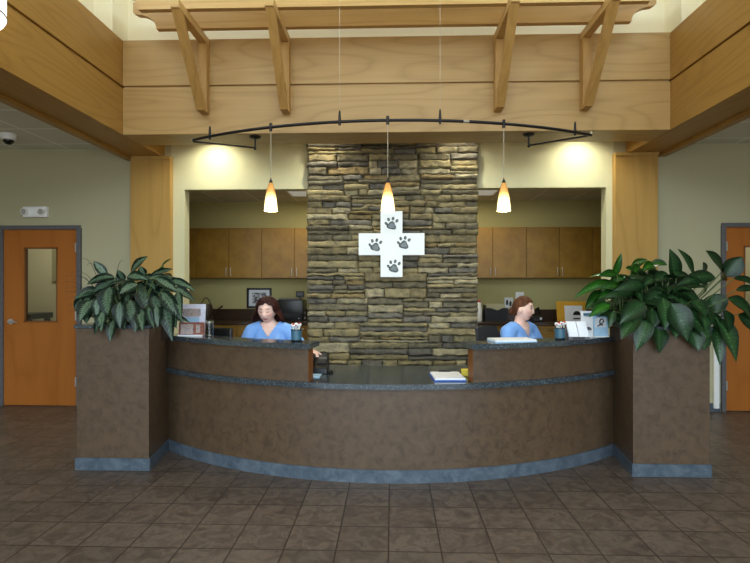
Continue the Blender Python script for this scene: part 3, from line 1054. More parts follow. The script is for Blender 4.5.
LL = [(160, 170, 198, 56, 34), (160, 180, -4, 248, 40), (165, 185, 36, 222, 38), (180, 150, 100, 156, 36), (240, 115, 310, 84, 40), (320, 105, 395, 108, 40),
      (120, 225, 42, 298, 54), (125, 255, 76, 296, 44), (260, 140, 215, 120, 40), (210, 160, 150, 200, 44), (280, 120, 240, 150, 48), (200, 200, 110, 210, 44),
      (180, 230, 100, 250, 46), (220, 180, 170, 260, 50), (340, 110, 290, 130, 46), (150, 280, 60, 330, 40)]
plant('peace_lily_plant', 'bright glossy green plant at the inner back of the right planter', 'plant', (2.0, 4.58, 1.12), LL,
      M['leaf_bright'], 50, None, (0.16, 0.08, 0.42), (575, 240), 4.286, PY0 + 0.16, 'plants in the planters')
t = thing('grass_plant', (-2.46, 4.5, 1.12), 'wispy thin bladed grass plant at the left planter edge', 'plant', 'plants in the planters')
gb = B()
for (x1, y1) in ((25, 185), (15, 210), (22, 240), (28, 275), (20, 300), (40, 325), (55, 345), (50, 165), (100, 100), (130, 130), (320, 110), (35, 360), (12, 260), (60, 200)):
    base = Vector((-2.46 + random.uniform(-.03, .03), 4.5 + random.uniform(-.04, .04), 1.10))
    tip = W(60 + x1 / 4.98, 240 + y1 / 4.98, 4.5 + random.uniform(-0.15, 0.1))
    mid = Vector((base.x * 0.55 + tip.x * 0.45, (base.y + tip.y) / 2, max(base.z, tip.z) + random.uniform(0.06, 0.16)))
    ps = [base * (1 - s) ** 2 + mid * 2 * s * (1 - s) + tip * s * s for s in [i / 8 for i in range(9)]]
    gb.tube(ps, [0.004 * (1 - 0.75 * i / 8) for i in range(9)], 5)
gb.to('blades', M['blade'], t, smooth=60)

# ------------------------------------------------------------------ back room furniture
def handle(b, p, horiz, y):
    x, z = p
    L = 0.06
    if horiz:
        b.tube([(x - L, y, z), (x - L, y - 0.025, z), (x + L, y - 0.025, z), (x + L, y, z)], 0.005, 8)
    else:
        b.tube([(x, y, z - L), (x, y - 0.025, z - L), (x, y - 0.025, z + L), (x, y, z + L)], 0.005, 8)
    return b


UPL = ['far left end of the row', 'left opening, left of the framed picture', 'left opening, beside the stone wall',
       'right opening, beside the stone wall', 'right opening, behind the seated woman', 'far right end of the row']
for (x0, x1), wd in zip([(-3.64, -3.02), (-3.02, -2.0), (-2.0, -0.99), (1.02, 2.03), (2.03, 3.02), (3.02, 3.64)],
                        ['at the far left end', 'in the left half of the left opening', 'left of the stone wall', 'right of the stone wall', 'above the gold card', 'at the far right end']):
    t = thing('wall_cabinet', ((x0 + x1) / 2, 8.2, 1.58), 'maple wall cabinet with paired doors %s' % wd, 'cabinet', 'wall cabinets in the back room')
    B().box(x0, x1, 8.02, YB, 1.575, 2.345).to('body', M['cab'], t)
    xm = (x0 + x1) / 2
    for a, b_, hx in ((x0, xm, xm - 0.035), (xm, x1, xm + 0.035)):
        d = B().box(a + 0.003, b_ - 0.003, 8.0, 8.02, 1.578, 2.342, 0.002).to('door', M['cab'], t)
        handle(B(), (hx, 1.67), False, 8.0).to('handle', M['steel'], d, smooth=50)
bx_ = [-3.64, -2.98, -2.31, -1.65, -0.99, 0.99, 1.52, 2.03, 2.55, 3.08, 3.64]
bn = ['at the far left end', 'under the watering can', 'under the framed picture', 'under the black printer', None, 'under the spray bottle', 'under the file rack', 'right of the seated woman', 'under the gold card', 'at the far right end']
for i, wd in enumerate(bn):
    if wd is None: continue
    x0, x1 = bx_[i], bx_[i + 1]
    t = thing('base_cabinet', ((x0 + x1) / 2, 8.0, 0), 'maple base cabinet with drawer %s' % wd, 'cabinet', 'base cabinets in the back room')
    B().box(x0, x1, 7.77, YB, 0.09, 0.88).to('body', M['cab'], t)
    B().box(x0, x1, 7.83, YB, 0.0, 0.09).to('toe_kick', M['black'], t)
    d = B().box(x0 + 0.003, x1 - 0.003, 7.75, 7.77, 0.70, 0.872, 0.002).to('drawer', M['cab'], t)
    handle(B(), ((x0 + x1) / 2, 0.82), True, 7.75).to('handle', M['steel'], d, smooth=50)
    d = B().box(x0 + 0.003, x1 - 0.003, 7.75, 7.77, 0.095, 0.694, 0.002).to('door', M['cab'], t)
    handle(B(), (x1 - 0.05, 0.6), False, 7.75).to('handle', M['steel'], d, smooth=50)
for x0, x1, wd in ((-3.64, -0.97, 'left'), (0.97, 3.64, 'right')):
    t = thing('back_counter', ((x0 + x1) / 2, 8.0, 0.88), 'dark brown back counter seen through the %s opening' % wd, 'counter', 'back room counters')
    B().box(x0, x1, 7.72, YB, 0.88, 0.922, 0.004).to('countertop', M['backcounter'], t)
    B().box(x0, x1, 8.33, YB, 0.922, 1.085).to('backsplash', M['backcounter'], t)
CT = 0.922
for sx, wd in ((-1.18, 'left'), (1.18, 'right')):
    t = thing('ceiling_troffer', (sx, 7.35, 2.8), 'dim ceiling panel light in the %s back room opening' % wd, 'ceiling light', 'ceiling panels in the back room')
    B().box(sx - 0.31, sx + 0.31, 7.0, 7.75, 2.785, 2.8).to('frame', M['white'], t)
    B().box(sx - 0.28, sx + 0.28, 7.03, 7.72, 2.78, 2.786).to('diffuser', M['diffuser'], t)

# left: watering can, picture, printer, small display
p = W(206, 310, 8.0)
t = thing('watering_can', (p.x, 8.0, CT), 'dark brown watering can with arched handle on the back counter', 'watering can')
B().lathe((p.x, 8.0, CT), [(0.105, 0), (0.11, 0.01), (0.10, 0.2), (0.085, 0.25), (0.08, 0.25)], 24).to('can_body', M['wicker'], t, smooth=40)
B().tube([(p.x - 0.08 + 0.16 * i / 10, 8.0, CT + 0.24 + 0.11 * math.sin(PI * i / 10)) for i in range(11)], 0.008, 8).to('handle', M['wicker'], t, smooth=60)
B().tube([(p.x + 0.08, 8.0, CT + 0.07), (p.x + 0.15, 8.0, CT + 0.15), (p.x + 0.22, 8.0, CT + 0.2), (p.x + 0.255, 8.0, CT + 0.22)], [0.016, 0.012, 0.010, 0.018], 10).to('spout', M['wicker'], t, smooth=60)

a, b_ = W(247, 288, 8.33), W(271.5, 308, 8.33)
t = thing('picture_frame', ((a.x + b_.x) / 2, 8.34, b_.z), 'black framed ink drawing with white mat behind the left woman', 'picture')
fr = B()
fw = 0.03
fr.box(a.x, b_.x, 8.315, 8.345, b_.z, b_.z + fw).box(a.x, b_.x, 8.315, 8.345, a.z - fw, a.z).box(a.x, a.x + fw, 8.315, 8.345, b_.z, a.z).box(b_.x - fw, b_.x, 8.315, 8.345, b_.z, a.z)
fr.to('frame', M['black'], t)
B().box(a.x + fw, b_.x - fw, 8.335, 8.345, b_.z + fw, a.z - fw).to('mat_board', M['paper'], t)
B().box(a.x + 0.085, b_.x - 0.085, 8.332, 8.336, b_.z + 0.075, a.z - 0.075).to('drawing', M['drawing'], t)

a, b_ = W(277, 299, 7.95), W(303, 316, 7.95)
t = thing('printer', ((a.x + b_.x) / 2, 8.05, CT), 'black desktop printer on the back counter beside the stone', 'printer')
B().box(a.x, b_.x, 7.93, 8.28, CT, a.z - 0.015, 0.012, seg=2).to('body', M['black'], t, smooth=40)
B().box(a.x + 0.02, b_.x - 0.05, 7.96, 8.22, a.z - 0.015, a.z + 0.006, 0.005).to('paper_tray', M['grey_frame'], t)
B().box(a.x + 0.03, b_.x - 0.03, 7.915, 7.935, CT + 0.05, CT + 0.11, 0.004).to('output_slot', M['mesh_black'], t)
B().cyl((b_.x - 0.06, 7.93, CT + 0.04), (b_.x - 0.06, 7.925, CT + 0.04), 0.008).to('button', M['white'], t)
a, b_ = W(292.5, 291.5, 8.0), W(300.5, 297.5, 8.0)
xm = (a.x + b_.x) / 2
t = thing('small_display', (xm, 8.29, CT), 'small black screen on a stem behind the printer', 'display')
B().box(a.x, b_.x, 8.285, 8.305, b_.z, a.z, 0.005).to('housing', M['black'], t)
B().box(a.x + 0.02, b_.x - 0.02, 8.282, 8.287, b_.z + 0.02, a.z - 0.02).to('screen', M['grey_frame'], t)
B().cyl((xm, 8.297, CT), (xm, 8.297, b_.z), 0.012, n=10).to('stem', M['black'], t)
B().box(xm - 0.05, xm + 0.05, 8.26, 8.32, CT, CT + 0.01).to('base', M['black'], t)
p = W(307, 313, 8.1)
t = thing('power_cable', (p.x, 8.1, CT), 'short white cable coiled beside the printer', 'cable')
B().tube([(p.x - 0.05 + 0.02 * math.sin(i), 8.1, CT + 0.012 + 0.014 * i) for i in range(9)], 0.007, 8).to('lead', M['white'], t, smooth=60)

# right: bottle, rack, outlets, tape dispenser, gold card
p = W(479, 308, 8.0)
t = thing('spray_bottle', (p.x, 8.0, CT), 'white bottle with red cap on the right back counter', 'bottle')
B().lathe((p.x, 8.0, CT), [(0.045, 0), (0.048, 0.02), (0.048, 0.17), (0.035, 0.22), (0.03, 0.28), (0.022, 0.29)], 20).to('bottle_body', M['white'], t, smooth=40)
B().lathe((p.x, 8.0, CT + 0.288), [(0.03, 0), (0.03, 0.02), (0.02, 0.03)], 16).to('cap', M['red'], t, smooth=40)
a, b_ = W(485, 301, 8.1), W(505, 317, 8.1)
t = thing('file_rack', ((a.x + b_.x) / 2, 8.1, CT), 'black desktop file rack holding tan folders', 'file rack')
fr = B()
fr.prism_xz([(a.x, CT + 0.005), (b_.x, CT + 0.005), (b_.x, CT + 0.2), (b_.x - 0.06, CT + 0.2), ((a.x + b_.x) / 2 + 0.02, CT + 0.165), (a.x + 0.06, CT + 0.2), (a.x, CT + 0.2)], 7.99, 8.0)
fr.prism_xz([(a.x, CT + 0.005), (b_.x, CT + 0.005), (b_.x, CT + 0.24), (a.x, CT + 0.24)], 8.15, 8.16)
fr.to('rack_panel', M['mesh_black'], t)
B().box(a.x - 0.02, a.x, 7.98, 8.17, CT, CT + 0.24).box(b_.x, b_.x + 0.02, 7.98, 8.17, CT, CT + 0.2).box(a.x, b_.x, 7.98, 8.17, CT, CT + 0.006).to('end_plate', M['black'], t)
for i in range(3):
    f = B().box(a.x + 0.01, b_.x - 0.012, 8.03 + i * 0.035, 8.045 + i * 0.035, CT + 0.006, CT + 0.235 + 0.012 * i).to('folder', M['wall'], org=(a.x, 8.03 + i * 0.035, CT + 0.006))
    tag(f, 'tan folder standing in the black file rack', 'folder', 'folders in the file rack')
for u0, u1, v0, v1, wd, plugs in ((504.5, 513, 297.5, 308.5, 'white wall outlet with two black plugs beside the file rack', True), (515.5, 524, 292, 300, 'blank white wall plate above the seated woman', False)):
    a, b_ = W(u0, v0, 8.34), W(u1, v1, 8.34)
    t = thing('outlet_plate', ((a.x + b_.x) / 2, 8.34, b_.z), wd, 'outlet')
    B().box(a.x, b_.x, 8.335, YB, b_.z, a.z, 0.003).to('plate', M['white'], t)
    if plugs:
        for dx_, dz_ in ((-0.028, 0.01), (0.024, -0.008)):
            B().ell(((a.x + b_.x) / 2 + dx_, 8.325, (a.z + b_.z) / 2 + dz_), (0.018, 0.02, 0.045), 12, 8).to('plug', M['black'], t, smooth=60)
p = W(537, 311, 8.05)
t = thing('desk_phone', (p.x, 8.05, CT), 'black telephone on the back counter behind the right woman', 'telephone')
B().box(p.x - 0.09, p.x + 0.07, 7.95, 8.15, CT, CT + 0.07, 0.01).to('body', M['black'], t)
B().tube([(p.x - 0.06, 8.0, CT + 0.09), (p.x - 0.03, 8.02, CT + 0.17), (p.x + 0.02, 8.06, CT + 0.20), (p.x + 0.05, 8.1, CT + 0.10)], [0.02, 0.016, 0.016, 0.02], 10).to('handset', M['black'], t, smooth=60)
B().box(p.x + 0.015, p.x + 0.045, 7.945, 7.952, CT + 0.03, CT + 0.06).to('label_window', M['white'], t)

a, b_ = W(557.5, 298, 7.98), W(587, 318.5, 7.98)
t = thing('gold_folder', ((a.x + b_.x) / 2, 7.98, CT), 'gold yellow card stand on the back counter', 'card stand')
rot = Matrix.Rotation(R(-10), 3, 'X')
B().box(a.x, b_.x, 8.01, 8.022, CT + 0.002, CT + 0.3, rot=rot).to('backing', M['gold'], t)
B().box((a.x + b_.x) / 2 - 0.04, (a.x + b_.x) / 2 + 0.04, 8.04, 8.14, CT, CT + 0.012).to('foot', M['gold'], t)
a2, b2 = W(565, 302, 7.95), W(583, 317, 7.95)
t = thing('logo_card', ((a2.x + b2.x) / 2, 7.95, CT), 'white card with black half round mark leaning on gold stand', 'card')
B().box(a2.x, b2.x, 7.965, 7.97, CT + 0.003, CT + 0.24, rot=rot).to('card', M['paper'], t)
hm = B()
pts2 = [(0.055 * math.cos(PI * i / 16), 0.06 * math.sin(PI * i / 16)) for i in range(17)]
hcx, hcz = (a2.x + b2.x) / 2 + 0.045, CT + 0.10
hm.prism_xz([(hcx + x, hcz + z) for x, z in pts2], 7.952, 7.963)
hm.box(hcx - 0.055, hcx + 0.05, 7.95, 7.962, CT + 0.03, CT + 0.055)
hm.to('printed_mark', M['black'], t)

# ------------------------------------------------------------------ things on the desk
TT = 1.038     # raised counter
WT = 0.745     # worktop
# photo cards at left
a, b_ = W(181.5, 302, 4.60), W(205, 324, 4.60)
t = thing('photo_board', ((a.x + b_.x) / 2, 4.62, TT), 'lilac photo board standing behind the brown photo card', 'card')
rot = Matrix.Rotation(R(-8), 3, 'X')
B().box(a.x, b_.x, 4.60, 4.61, TT, TT + 0.275, rot=rot).to('board', M['lilac'], t)
B().box(a.x + 0.02, b_.x - 0.035, 4.575, 4.588, TT + 0.17, TT + 0.235).to('photo_strip', M['photo'], t)
B().box(a.x + 0.01, b_.x - 0.05, 4.588, 4.6, TT + 0.05, TT + 0.155).to('text_panel', M['blue_paper'], t)
B().box((a.x + b_.x) / 2 - 0.05, (a.x + b_.x) / 2 + 0.05, 4.62, 4.67, TT, TT + 0.008).to('foot', M['white'], t)
a, b_ = W(179, 322, 4.52), W(204, 336, 4.52)
t = thing('photo_card', ((a.x + b_.x) / 2, 4.52, TT), 'brown photo card with round dog picture on the left counter', 'card')
B().box(a.x, b_.x, 4.515, 4.525, TT, TT + 0.12, rot=rot).to('card', M['brown_print'], t)
B().box(a.x, b_.x - 0.005, 4.49, 4.513, TT, TT + 0.012).to('white_edge', M['paper'], t)
B().box(a.x + 0.02, a.x + 0.13, 4.504, 4.512, TT + 0.018, TT + 0.105).to('photo', M['photo'], t)
B().box(b_.x - 0.065, b_.x - 0.03, 4.504, 4.512, TT + 0.03, TT + 0.1).to('small_photo', M['photo'], t)
p = W(209.5, 330, 4.5)
t = thing('glass_jar', (p.x, 4.5, TT), 'clear glass jar of mixed treats beside the photo card', 'jar')
B().lathe((p.x, 4.5, TT), [(0.032, 0.0), (0.036, 0.004), (0.036, 0.125), (0.038, 0.135), (0.034, 0.135), (0.033, 0.12), (0.033, 0.012), (0.03, 0.01)], 24).to('glass_body', M['glass'], t, smooth=40)
B().lathe((p.x, 4.5, TT), [(0.031, 0.012), (0.031, 0.07), (0.03, 0.115), (0.01, 0.125)], 20).to('contents', M['jar_bits'], t, smooth=60)


def pen_cup(u, y, wd):
    p = W(u, 335, y)
    t = thing('pen_cup', (p.x, y, TT), 'dark pen cup on the %s raised counter' % wd, 'pen cup', 'pen cups on the raised counters')
    B().lathe((p.x, y, TT), [(0.040, 0), (0.043, 0.005), (0.044, 0.012), (0.042, 0.012), (0.042, 0.006)], 20).to('base', M['black'], t, smooth=40)
    B().lathe((p.x, y, TT), [(0.041, 0.008), (0.043, 0.09), (0.039, 0.09), (0.037, 0.012)], 20, cap=False).to('cup_wall', M['teal'], t, smooth=40)
    B().lathe((p.x, y, TT), [(0.0445, 0.088), (0.0445, 0.096), (0.039, 0.096), (0.039, 0.088)], 20).to('rim', M['black'], t, smooth=40)
    for i in range(8):
        a = i * 2.4
        r = 0.026 * math.sqrt((i + 0.5) / 8)
        bx, by = p.x + r * math.cos(a), y + r * math.sin(a)
        tx, ty = p.x + r * 1.6 * math.cos(a), y + r * 1.6 * math.sin(a)
        tz = TT + 0.118 + 0.008 * (i % 3)
        q = thing('pen', (bx, by, TT + 0.012), 'white topped pen in the cup on the %s raised counter' % wd, 'pen', 'pens in the %s cup' % wd)
        B().tube([(bx, by, TT + 0.013), (tx, ty, tz)], 0.004, 8).to('barrel', M['white'], q, smooth=60)
        B().ell((tx, ty, tz), 0.0145, 12, 8).to('round_top', M['white'], q, smooth=60)
        B().ell((tx, ty - 0.004, tz + (0.009 if i % 2 else -0.003)), (0.0095, 0.0125, 0.0075), 10, 6).to('dot', M['red'] if i % 3 else M['navy_cloth'], q, smooth=60)


pen_cup(296.5, 4.15, 'left')
pen_cup(560, 4.36, 'right')

# card rack, leaflets, notepad on right counter
a, b_ = W(567, 324, 4.40), W(590, 341, 4.36)
cx_ = (a.x + b_.x) / 2
t = thing('card_rack', (cx_, 4.43, TT), 'stepped business card rack on the right raised counter', 'card rack')
rk = B()
for i in range(4):
    rk.box(cx_ - 0.088 + 0.006 * i, cx_ + 0.082, 4.350 + 0.03 * i, 4.380 + 0.03 * i, TT, TT + 0.018 + 0.028 * i)
rk.to('steps', M['grey_frame'], t)
rk = B().box(cx_ - 0.06, cx_ + 0.04, 4.344, 4.35, TT + 0.003, TT + 0.02).to('front_label', M['black'], t)
for i in range(4):
    for j in range(2):
        x0 = cx_ - 0.085 + 0.084 * j + 0.003 * i
        o = B().box(x0, x0 + 0.078, 4.360 + 0.03 * i, 4.374 + 0.03 * i, TT + 0.018 + 0.028 * i, TT + 0.055 + 0.028 * i, rot=Matrix.Rotation(R(-20), 3, 'X')).to('business_card_stack', M['paper'], org=(x0, 4.36 + .03 * i, TT + 0.018 + 0.028 * i))
        tag(o, 'stack of white business cards in the stepped rack', 'cards', 'business cards in the rack')
for u0, u1, v0, v1, y, m, wd in ((581.5, 593, 311, 340, 4.56, 'paper', 'grey white leaflet with dark half round picture'), (593.5, 608, 312, 340, 4.58, 'blue_paper', 'pale blue leaflet with dark loop picture')):
    a, b_ = W(u0, v0, y), W(u1, v1, y)
    hgt = a.z - TT
    t = thing('leaflet_stand', ((a.x + b_.x) / 2, y, TT), wd + ' standing on the right counter', 'leaflet')
    r5 = Matrix.Rotation(R(-7), 3, 'X')
    B().box(a.x, b_.x, y, y + 0.012, TT, TT + hgt, rot=r5).to('leaflet', M[m], t)
    B().box(a.x, b_.x, y - 0.03, y + 0.05, TT, TT + 0.006).to('stand_foot', M['white'], t)
    B().box(a.x + 0.015, b_.x - 0.015, y - 0.014, y - 0.004, TT + hgt * 0.82, TT + hgt * 0.92, rot=r5).to('heading', M['teal'], t)
    if m == 'blue_paper':
        B().box(a.x + 0.014, b_.x - 0.02, y - 0.006, y, TT + hgt * 0.38, TT + hgt * 0.76).to('picture', M['paper'], t)
        lp = [((a.x + b_.x) / 2 + 0.004 + 0.016 * math.cos(s * 0.45), y - 0.009, TT + hgt * 0.6 + 0.027 * math.sin(s * 0.45)) for s in range(13)]
        lp = [((a.x + 0.03), y - 0.009, TT + hgt * 0.42)] + lp
        B().tube(lp, 0.005, 6).to('loop_mark', M['black'], t)
    else:
        q2 = B().prism_xz([((a.x + b_.x) / 2 + 0.01 + 0.025 * math.cos(PI * i / 12), TT + hgt * 0.26 + 0.03 * math.sin(PI * i / 12)) for i in range(13)], y - 0.008, y)
        q2.to('picture', M['grey_frame'], t)
a, b_ = W(491, 341, 4.16), W(535, 341, 4.16)
t = thing('notepad', ((a.x + b_.x) / 2, 4.2, TT), 'white notepad lying on the right raised counter', 'notepad')
mx = Matrix.Translation(((a.x + b_.x) / 2, 4.20, TT)) @ Matrix.Rotation(R(10), 4, 'Z')
hw = (b_.x - a.x) / 2
B(mx).box(-hw, hw, -0.09, 0.10, 0, 0.006, 0.001).to('backing', M['blue_paper'], t)
B(mx).box(-hw + 0.004, hw - 0.004, -0.087, 0.098, 0.006, 0.02, 0.001).to('pages', M['paper'], t)

# clipboard on the worktop
a, b_ = W(433, 380.5, 4.06), W(465, 380.5, 4.06)
t = thing('clipboard', ((a.x + b_.x) / 2, 4.18, WT), 'blue clipboard with white papers on the low worktop', 'clipboard')
mx = Matrix.Translation(((a.x + b_.x) / 2, 4.2, WT)) @ Matrix.Rotation(R(3), 4, 'Z')
B(mx).box(-0.125, 0.125, -0.16, 0.16, 0, 0.010, 0.002).to('board', M['blue_cover'], t)
B(mx).box(-0.118, 0.118, -0.155, 0.15, 0.010, 0.024, 0.002).to('papers', M['paper'], t)
B(mx).box(-0.05, 0.05, 0.13, 0.165, 0.024, 0.036, 0.004).to('clip', M['black'], t)
p = W(465, 374, 4.25)
tag(B().box(p.x - 0.02, p.x + 0.07, 4.27, 4.35, WT, WT + 0.05, 0.002).to('sticky_note_pad', M['yellow'], org=(p.x, 4.3, WT)), 'yellow sticky note pad beside the clipboard', 'notepad')

# desk telephone the left woman reaches for
p = W(322, 366, 4.42)
px, py = p.x - 0.02, 4.42
t = thing('telephone', (px, py, WT), 'black desk telephone on the low worktop under a hand', 'telephone')
q = B()
pr = [(4.33, WT + 0.005), (4.33, WT + 0.045), (4.52, WT + 0.115), (4.53, WT + 0.10), (4.53, WT + 0.005)]
x0, x1 = px - 0.10, px + 0.07
a = [q.bm.verts.new((x0, y, z)) for y, z in pr]
b2 = [q.bm.verts.new((x1, y, z)) for y, z in pr]
q.bm.faces.new(a)
q.bm.faces.new(list(reversed(b2)))
for i in range(len(pr)):
    j = (i + 1) % len(pr)
    q.bm.faces.new((a[i], b2[i], b2[j], a[j]))
q.to('base', M['black'], t)
rs = Matrix.Rotation(R(20), 3, 'X')
B().box(px - 0.02, px + 0.055, 4.40, 4.47, WT + 0.085, WT + 0.092, rot=rs).to('keypad', M['mesh_black'], t)
B().box(px - 0.015, px + 0.055, 4.475, 4.505, WT + 0.106, WT + 0.112, rot=rs).to('screen', M['grey_frame'], t)
B().tube([(px - 0.068, 4.335, WT + 0.065), (px - 0.068, 4.36, WT + 0.088), (px - 0.068, 4.43, WT + 0.112), (px - 0.068, 4.50, WT + 0.134), (px - 0.068, 4.525, WT + 0.125)], [0.022, 0.019, 0.016, 0.019, 0.022], 12).to('handset', M['black'], t, smooth=60)
B().tube([(px + 0.07, 4.42, WT + 0.01), (px + 0.10, 4.43, WT + 0.01), (px + 0.115, 4.38, WT + 0.01), (px + 0.09, 4.34, WT + 0.01), (px + 0.07, 4.36, WT + 0.01)], 0.008, 8).to('cord', M['black'], t, smooth=60)
tag(B().box(px - 0.10, px + 0.035, 4.16, 4.31, WT, WT + 0.008, 0.001).to('message_pad', M['blue_paper'], org=(px, 4.23, WT)), 'pale message pad lying in front of the telephone', 'notepad')

# monitor by the left woman
mx = Matrix.Translation((-1.62, 4.80, WT)) @ Matrix.Rotation(R(150), 4, 'Z')
t = thing('computer_monitor', (-1.62, 4.80, WT), 'black computer monitor behind the left raised counter', 'monitor')
B(mx).box(-0.2, 0.2, -0.02, 0.015, 0.06, 0.345, 0.008).to('housing', M['black'], t)
B(mx).box(-0.185, 0.185, -0.0215, -0.019, 0.075, 0.33).to('screen', M['screen'], t)
B(mx).cyl((0, 0.03, 0.0), (0, 0.03, 0.18), 0.02, n=12).box(-0.03, 0.03, 0.005, 0.04, 0.16, 0.21).to('neck', M['black'], t)
B(mx).lathe((0, 0.03, 0), [(0.09, 0), (0.09, 0.008), (0.03, 0.02)], 24).to('base', M['black'], t)

# ------------------------------------------------------------------ office chairs
def office_chair(x, y, yaw, label, bh=1.06):
    mx = Matrix.Translation((x, y, 0)) @ Matrix.Rotation(yaw, 4, 'Z')
    t = thing('office_chair', (x, y, 0), label, 'chair', 'office chairs behind the desk')
    B(mx).box(-0.24, 0.24, -0.24, 0.22, 0.42, 0.485, 0.025, seg=3).to('seat', M['mesh_black'], t, smooth=50)
    q = B(mx)
    rings = []
    for i in range(9):
        f = i / 8
        z = 0.58 + (bh - 0.58) * f
        yb = 0.25 + 0.05 * math.sin(PI * f) * -0.6 + 0.06 * f
        hw = 0.22 - 0.035 * max(0, f - 0.75) / 0.25 - 0.03 * max(0, 0.25 - f) / 0.25
        row = []
        for s in range(9):
            a = -1 + 2 * s / 8
            row.append(Vector((hw * a, yb - 0.035 * a * a, z + (0.0 if f < 1 else -0.012 * a * a))))
        for s in range(8, -1, -1):
            a = -1 + 2 * s / 8
            row.append(Vector((hw * a, yb - 0.035 * a * a + 0.035, z + (0.0 if f < 1 else -0.012 * a * a))))
        rings.append(row)
    q.ring_strip(rings)
    q.to('backrest', M['mesh_black'], t, smooth=50)
    B(mx).tube([(0, 0.1, 0.42), (0, 0.27, 0.43), (0, 0.31, 0.52), (0, 0.30, 0.68)], 0.022, 10).to('back_bar', M['black'], t, smooth=50)
    for s in (-1, 1):
        B(mx).tube([(s * 0.23, 0.06, 0.44), (s * 0.29, 0.06, 0.46), (s * 0.29, 0.06, 0.64)], 0.015, 8).box(s * 0.29 - 0.035, s * 0.29 + 0.035, -0.05, 0.17, 0.635, 0.66, 0.01).to('armrest', M['black'], t, smooth=50)
    B(mx).cyl((0, 0, 0.1), (0, 0, 0.42), 0.028, 0.024, 16).to('gas_stem', M['black'], t, smooth=50)
    for i in range(5):
        a = 2 * PI * i / 5 + 0.3
        lg = B(mx).tube([(0, 0, 0.11), (0.14 * math.cos(a), 0.14 * math.sin(a), 0.10), (0.28 * math.cos(a), 0.28 * math.sin(a), 0.075)], [0.026, 0.022, 0.017], 8).to('leg', M['black'], t, smooth=50)
        cx, cy = 0.28 * math.cos(a), 0.28 * math.sin(a)
        d = Vector((-math.sin(a), math.cos(a), 0)) * 0.022
        B(mx).cyl(Vector((cx, cy, 0.03)) - d, Vector((cx, cy, 0.03)) + d, 0.03, n=16).to('caster', M['black'], lg, smooth=50)


# ------------------------------------------------------------------ people
FIB = []
for i in range(90):
    z = 1 - 2 * (i + 0.5) / 90
    r = math.sqrt(1 - z * z)
    FIB.append(Vector((r * math.cos(i * 2.399963), r * math.sin(i * 2.399963), z)))


def hull(bm_main, items):
    """items: (centre, (rx,ry,rz)) -> convex hull joined into bm_main"""
    bm = bmesh.new()
    for c, r in items:
        rr = r if isinstance(r, (tuple, list)) else (r, r, r)
        for f in FIB:
            bm.verts.new(Vector(c) + Vector((f.x * rr[0], f.y * rr[1], f.z * rr[2])))
    ret = bmesh.ops.convex_hull(bm, input=list(bm.verts))
    junk = [g for g in ret['geom_interior'] if isinstance(g, bmesh.types.BMVert)] + [g for g in ret['geom_unused'] if isinstance(g, bmesh.types.BMVert)]
    bmesh.ops.delete(bm, geom=list(set(junk)), context='VERTS')
    me = bpy.data.meshes.new('tmp')
    bm.to_mesh(me)
    bm.free()
    bm_main.from_mesh(me)
    bpy.data.meshes.remove(me)


def remeshed(bm, voxel, smooth_it=4, fac=0.5):
    me = bpy.data.meshes.new('tmp')
    bmesh.ops.recalc_face_normals(bm, faces=list(bm.faces))
    bm.to_mesh(me)
    bm.free()
    o = bpy.data.objects.new('tmp', me)
    COL.objects.link(o)
    m = o.modifiers.new('r', 'REMESH')
    m.mode = 'VOXEL'
    m.voxel_size = voxel
    if smooth_it:
        s = o.modifiers.new('s', 'SMOOTH')
        s.iterations = smooth_it
        s.factor = fac
    dg = bpy.context.evaluated_depsgraph_get()
    dg.update()
    out = bpy.data.meshes.new_from_object(o.evaluated_get(dg))
    bpy.data.objects.remove(o)
    bpy.data.meshes.remove(me)
    return out


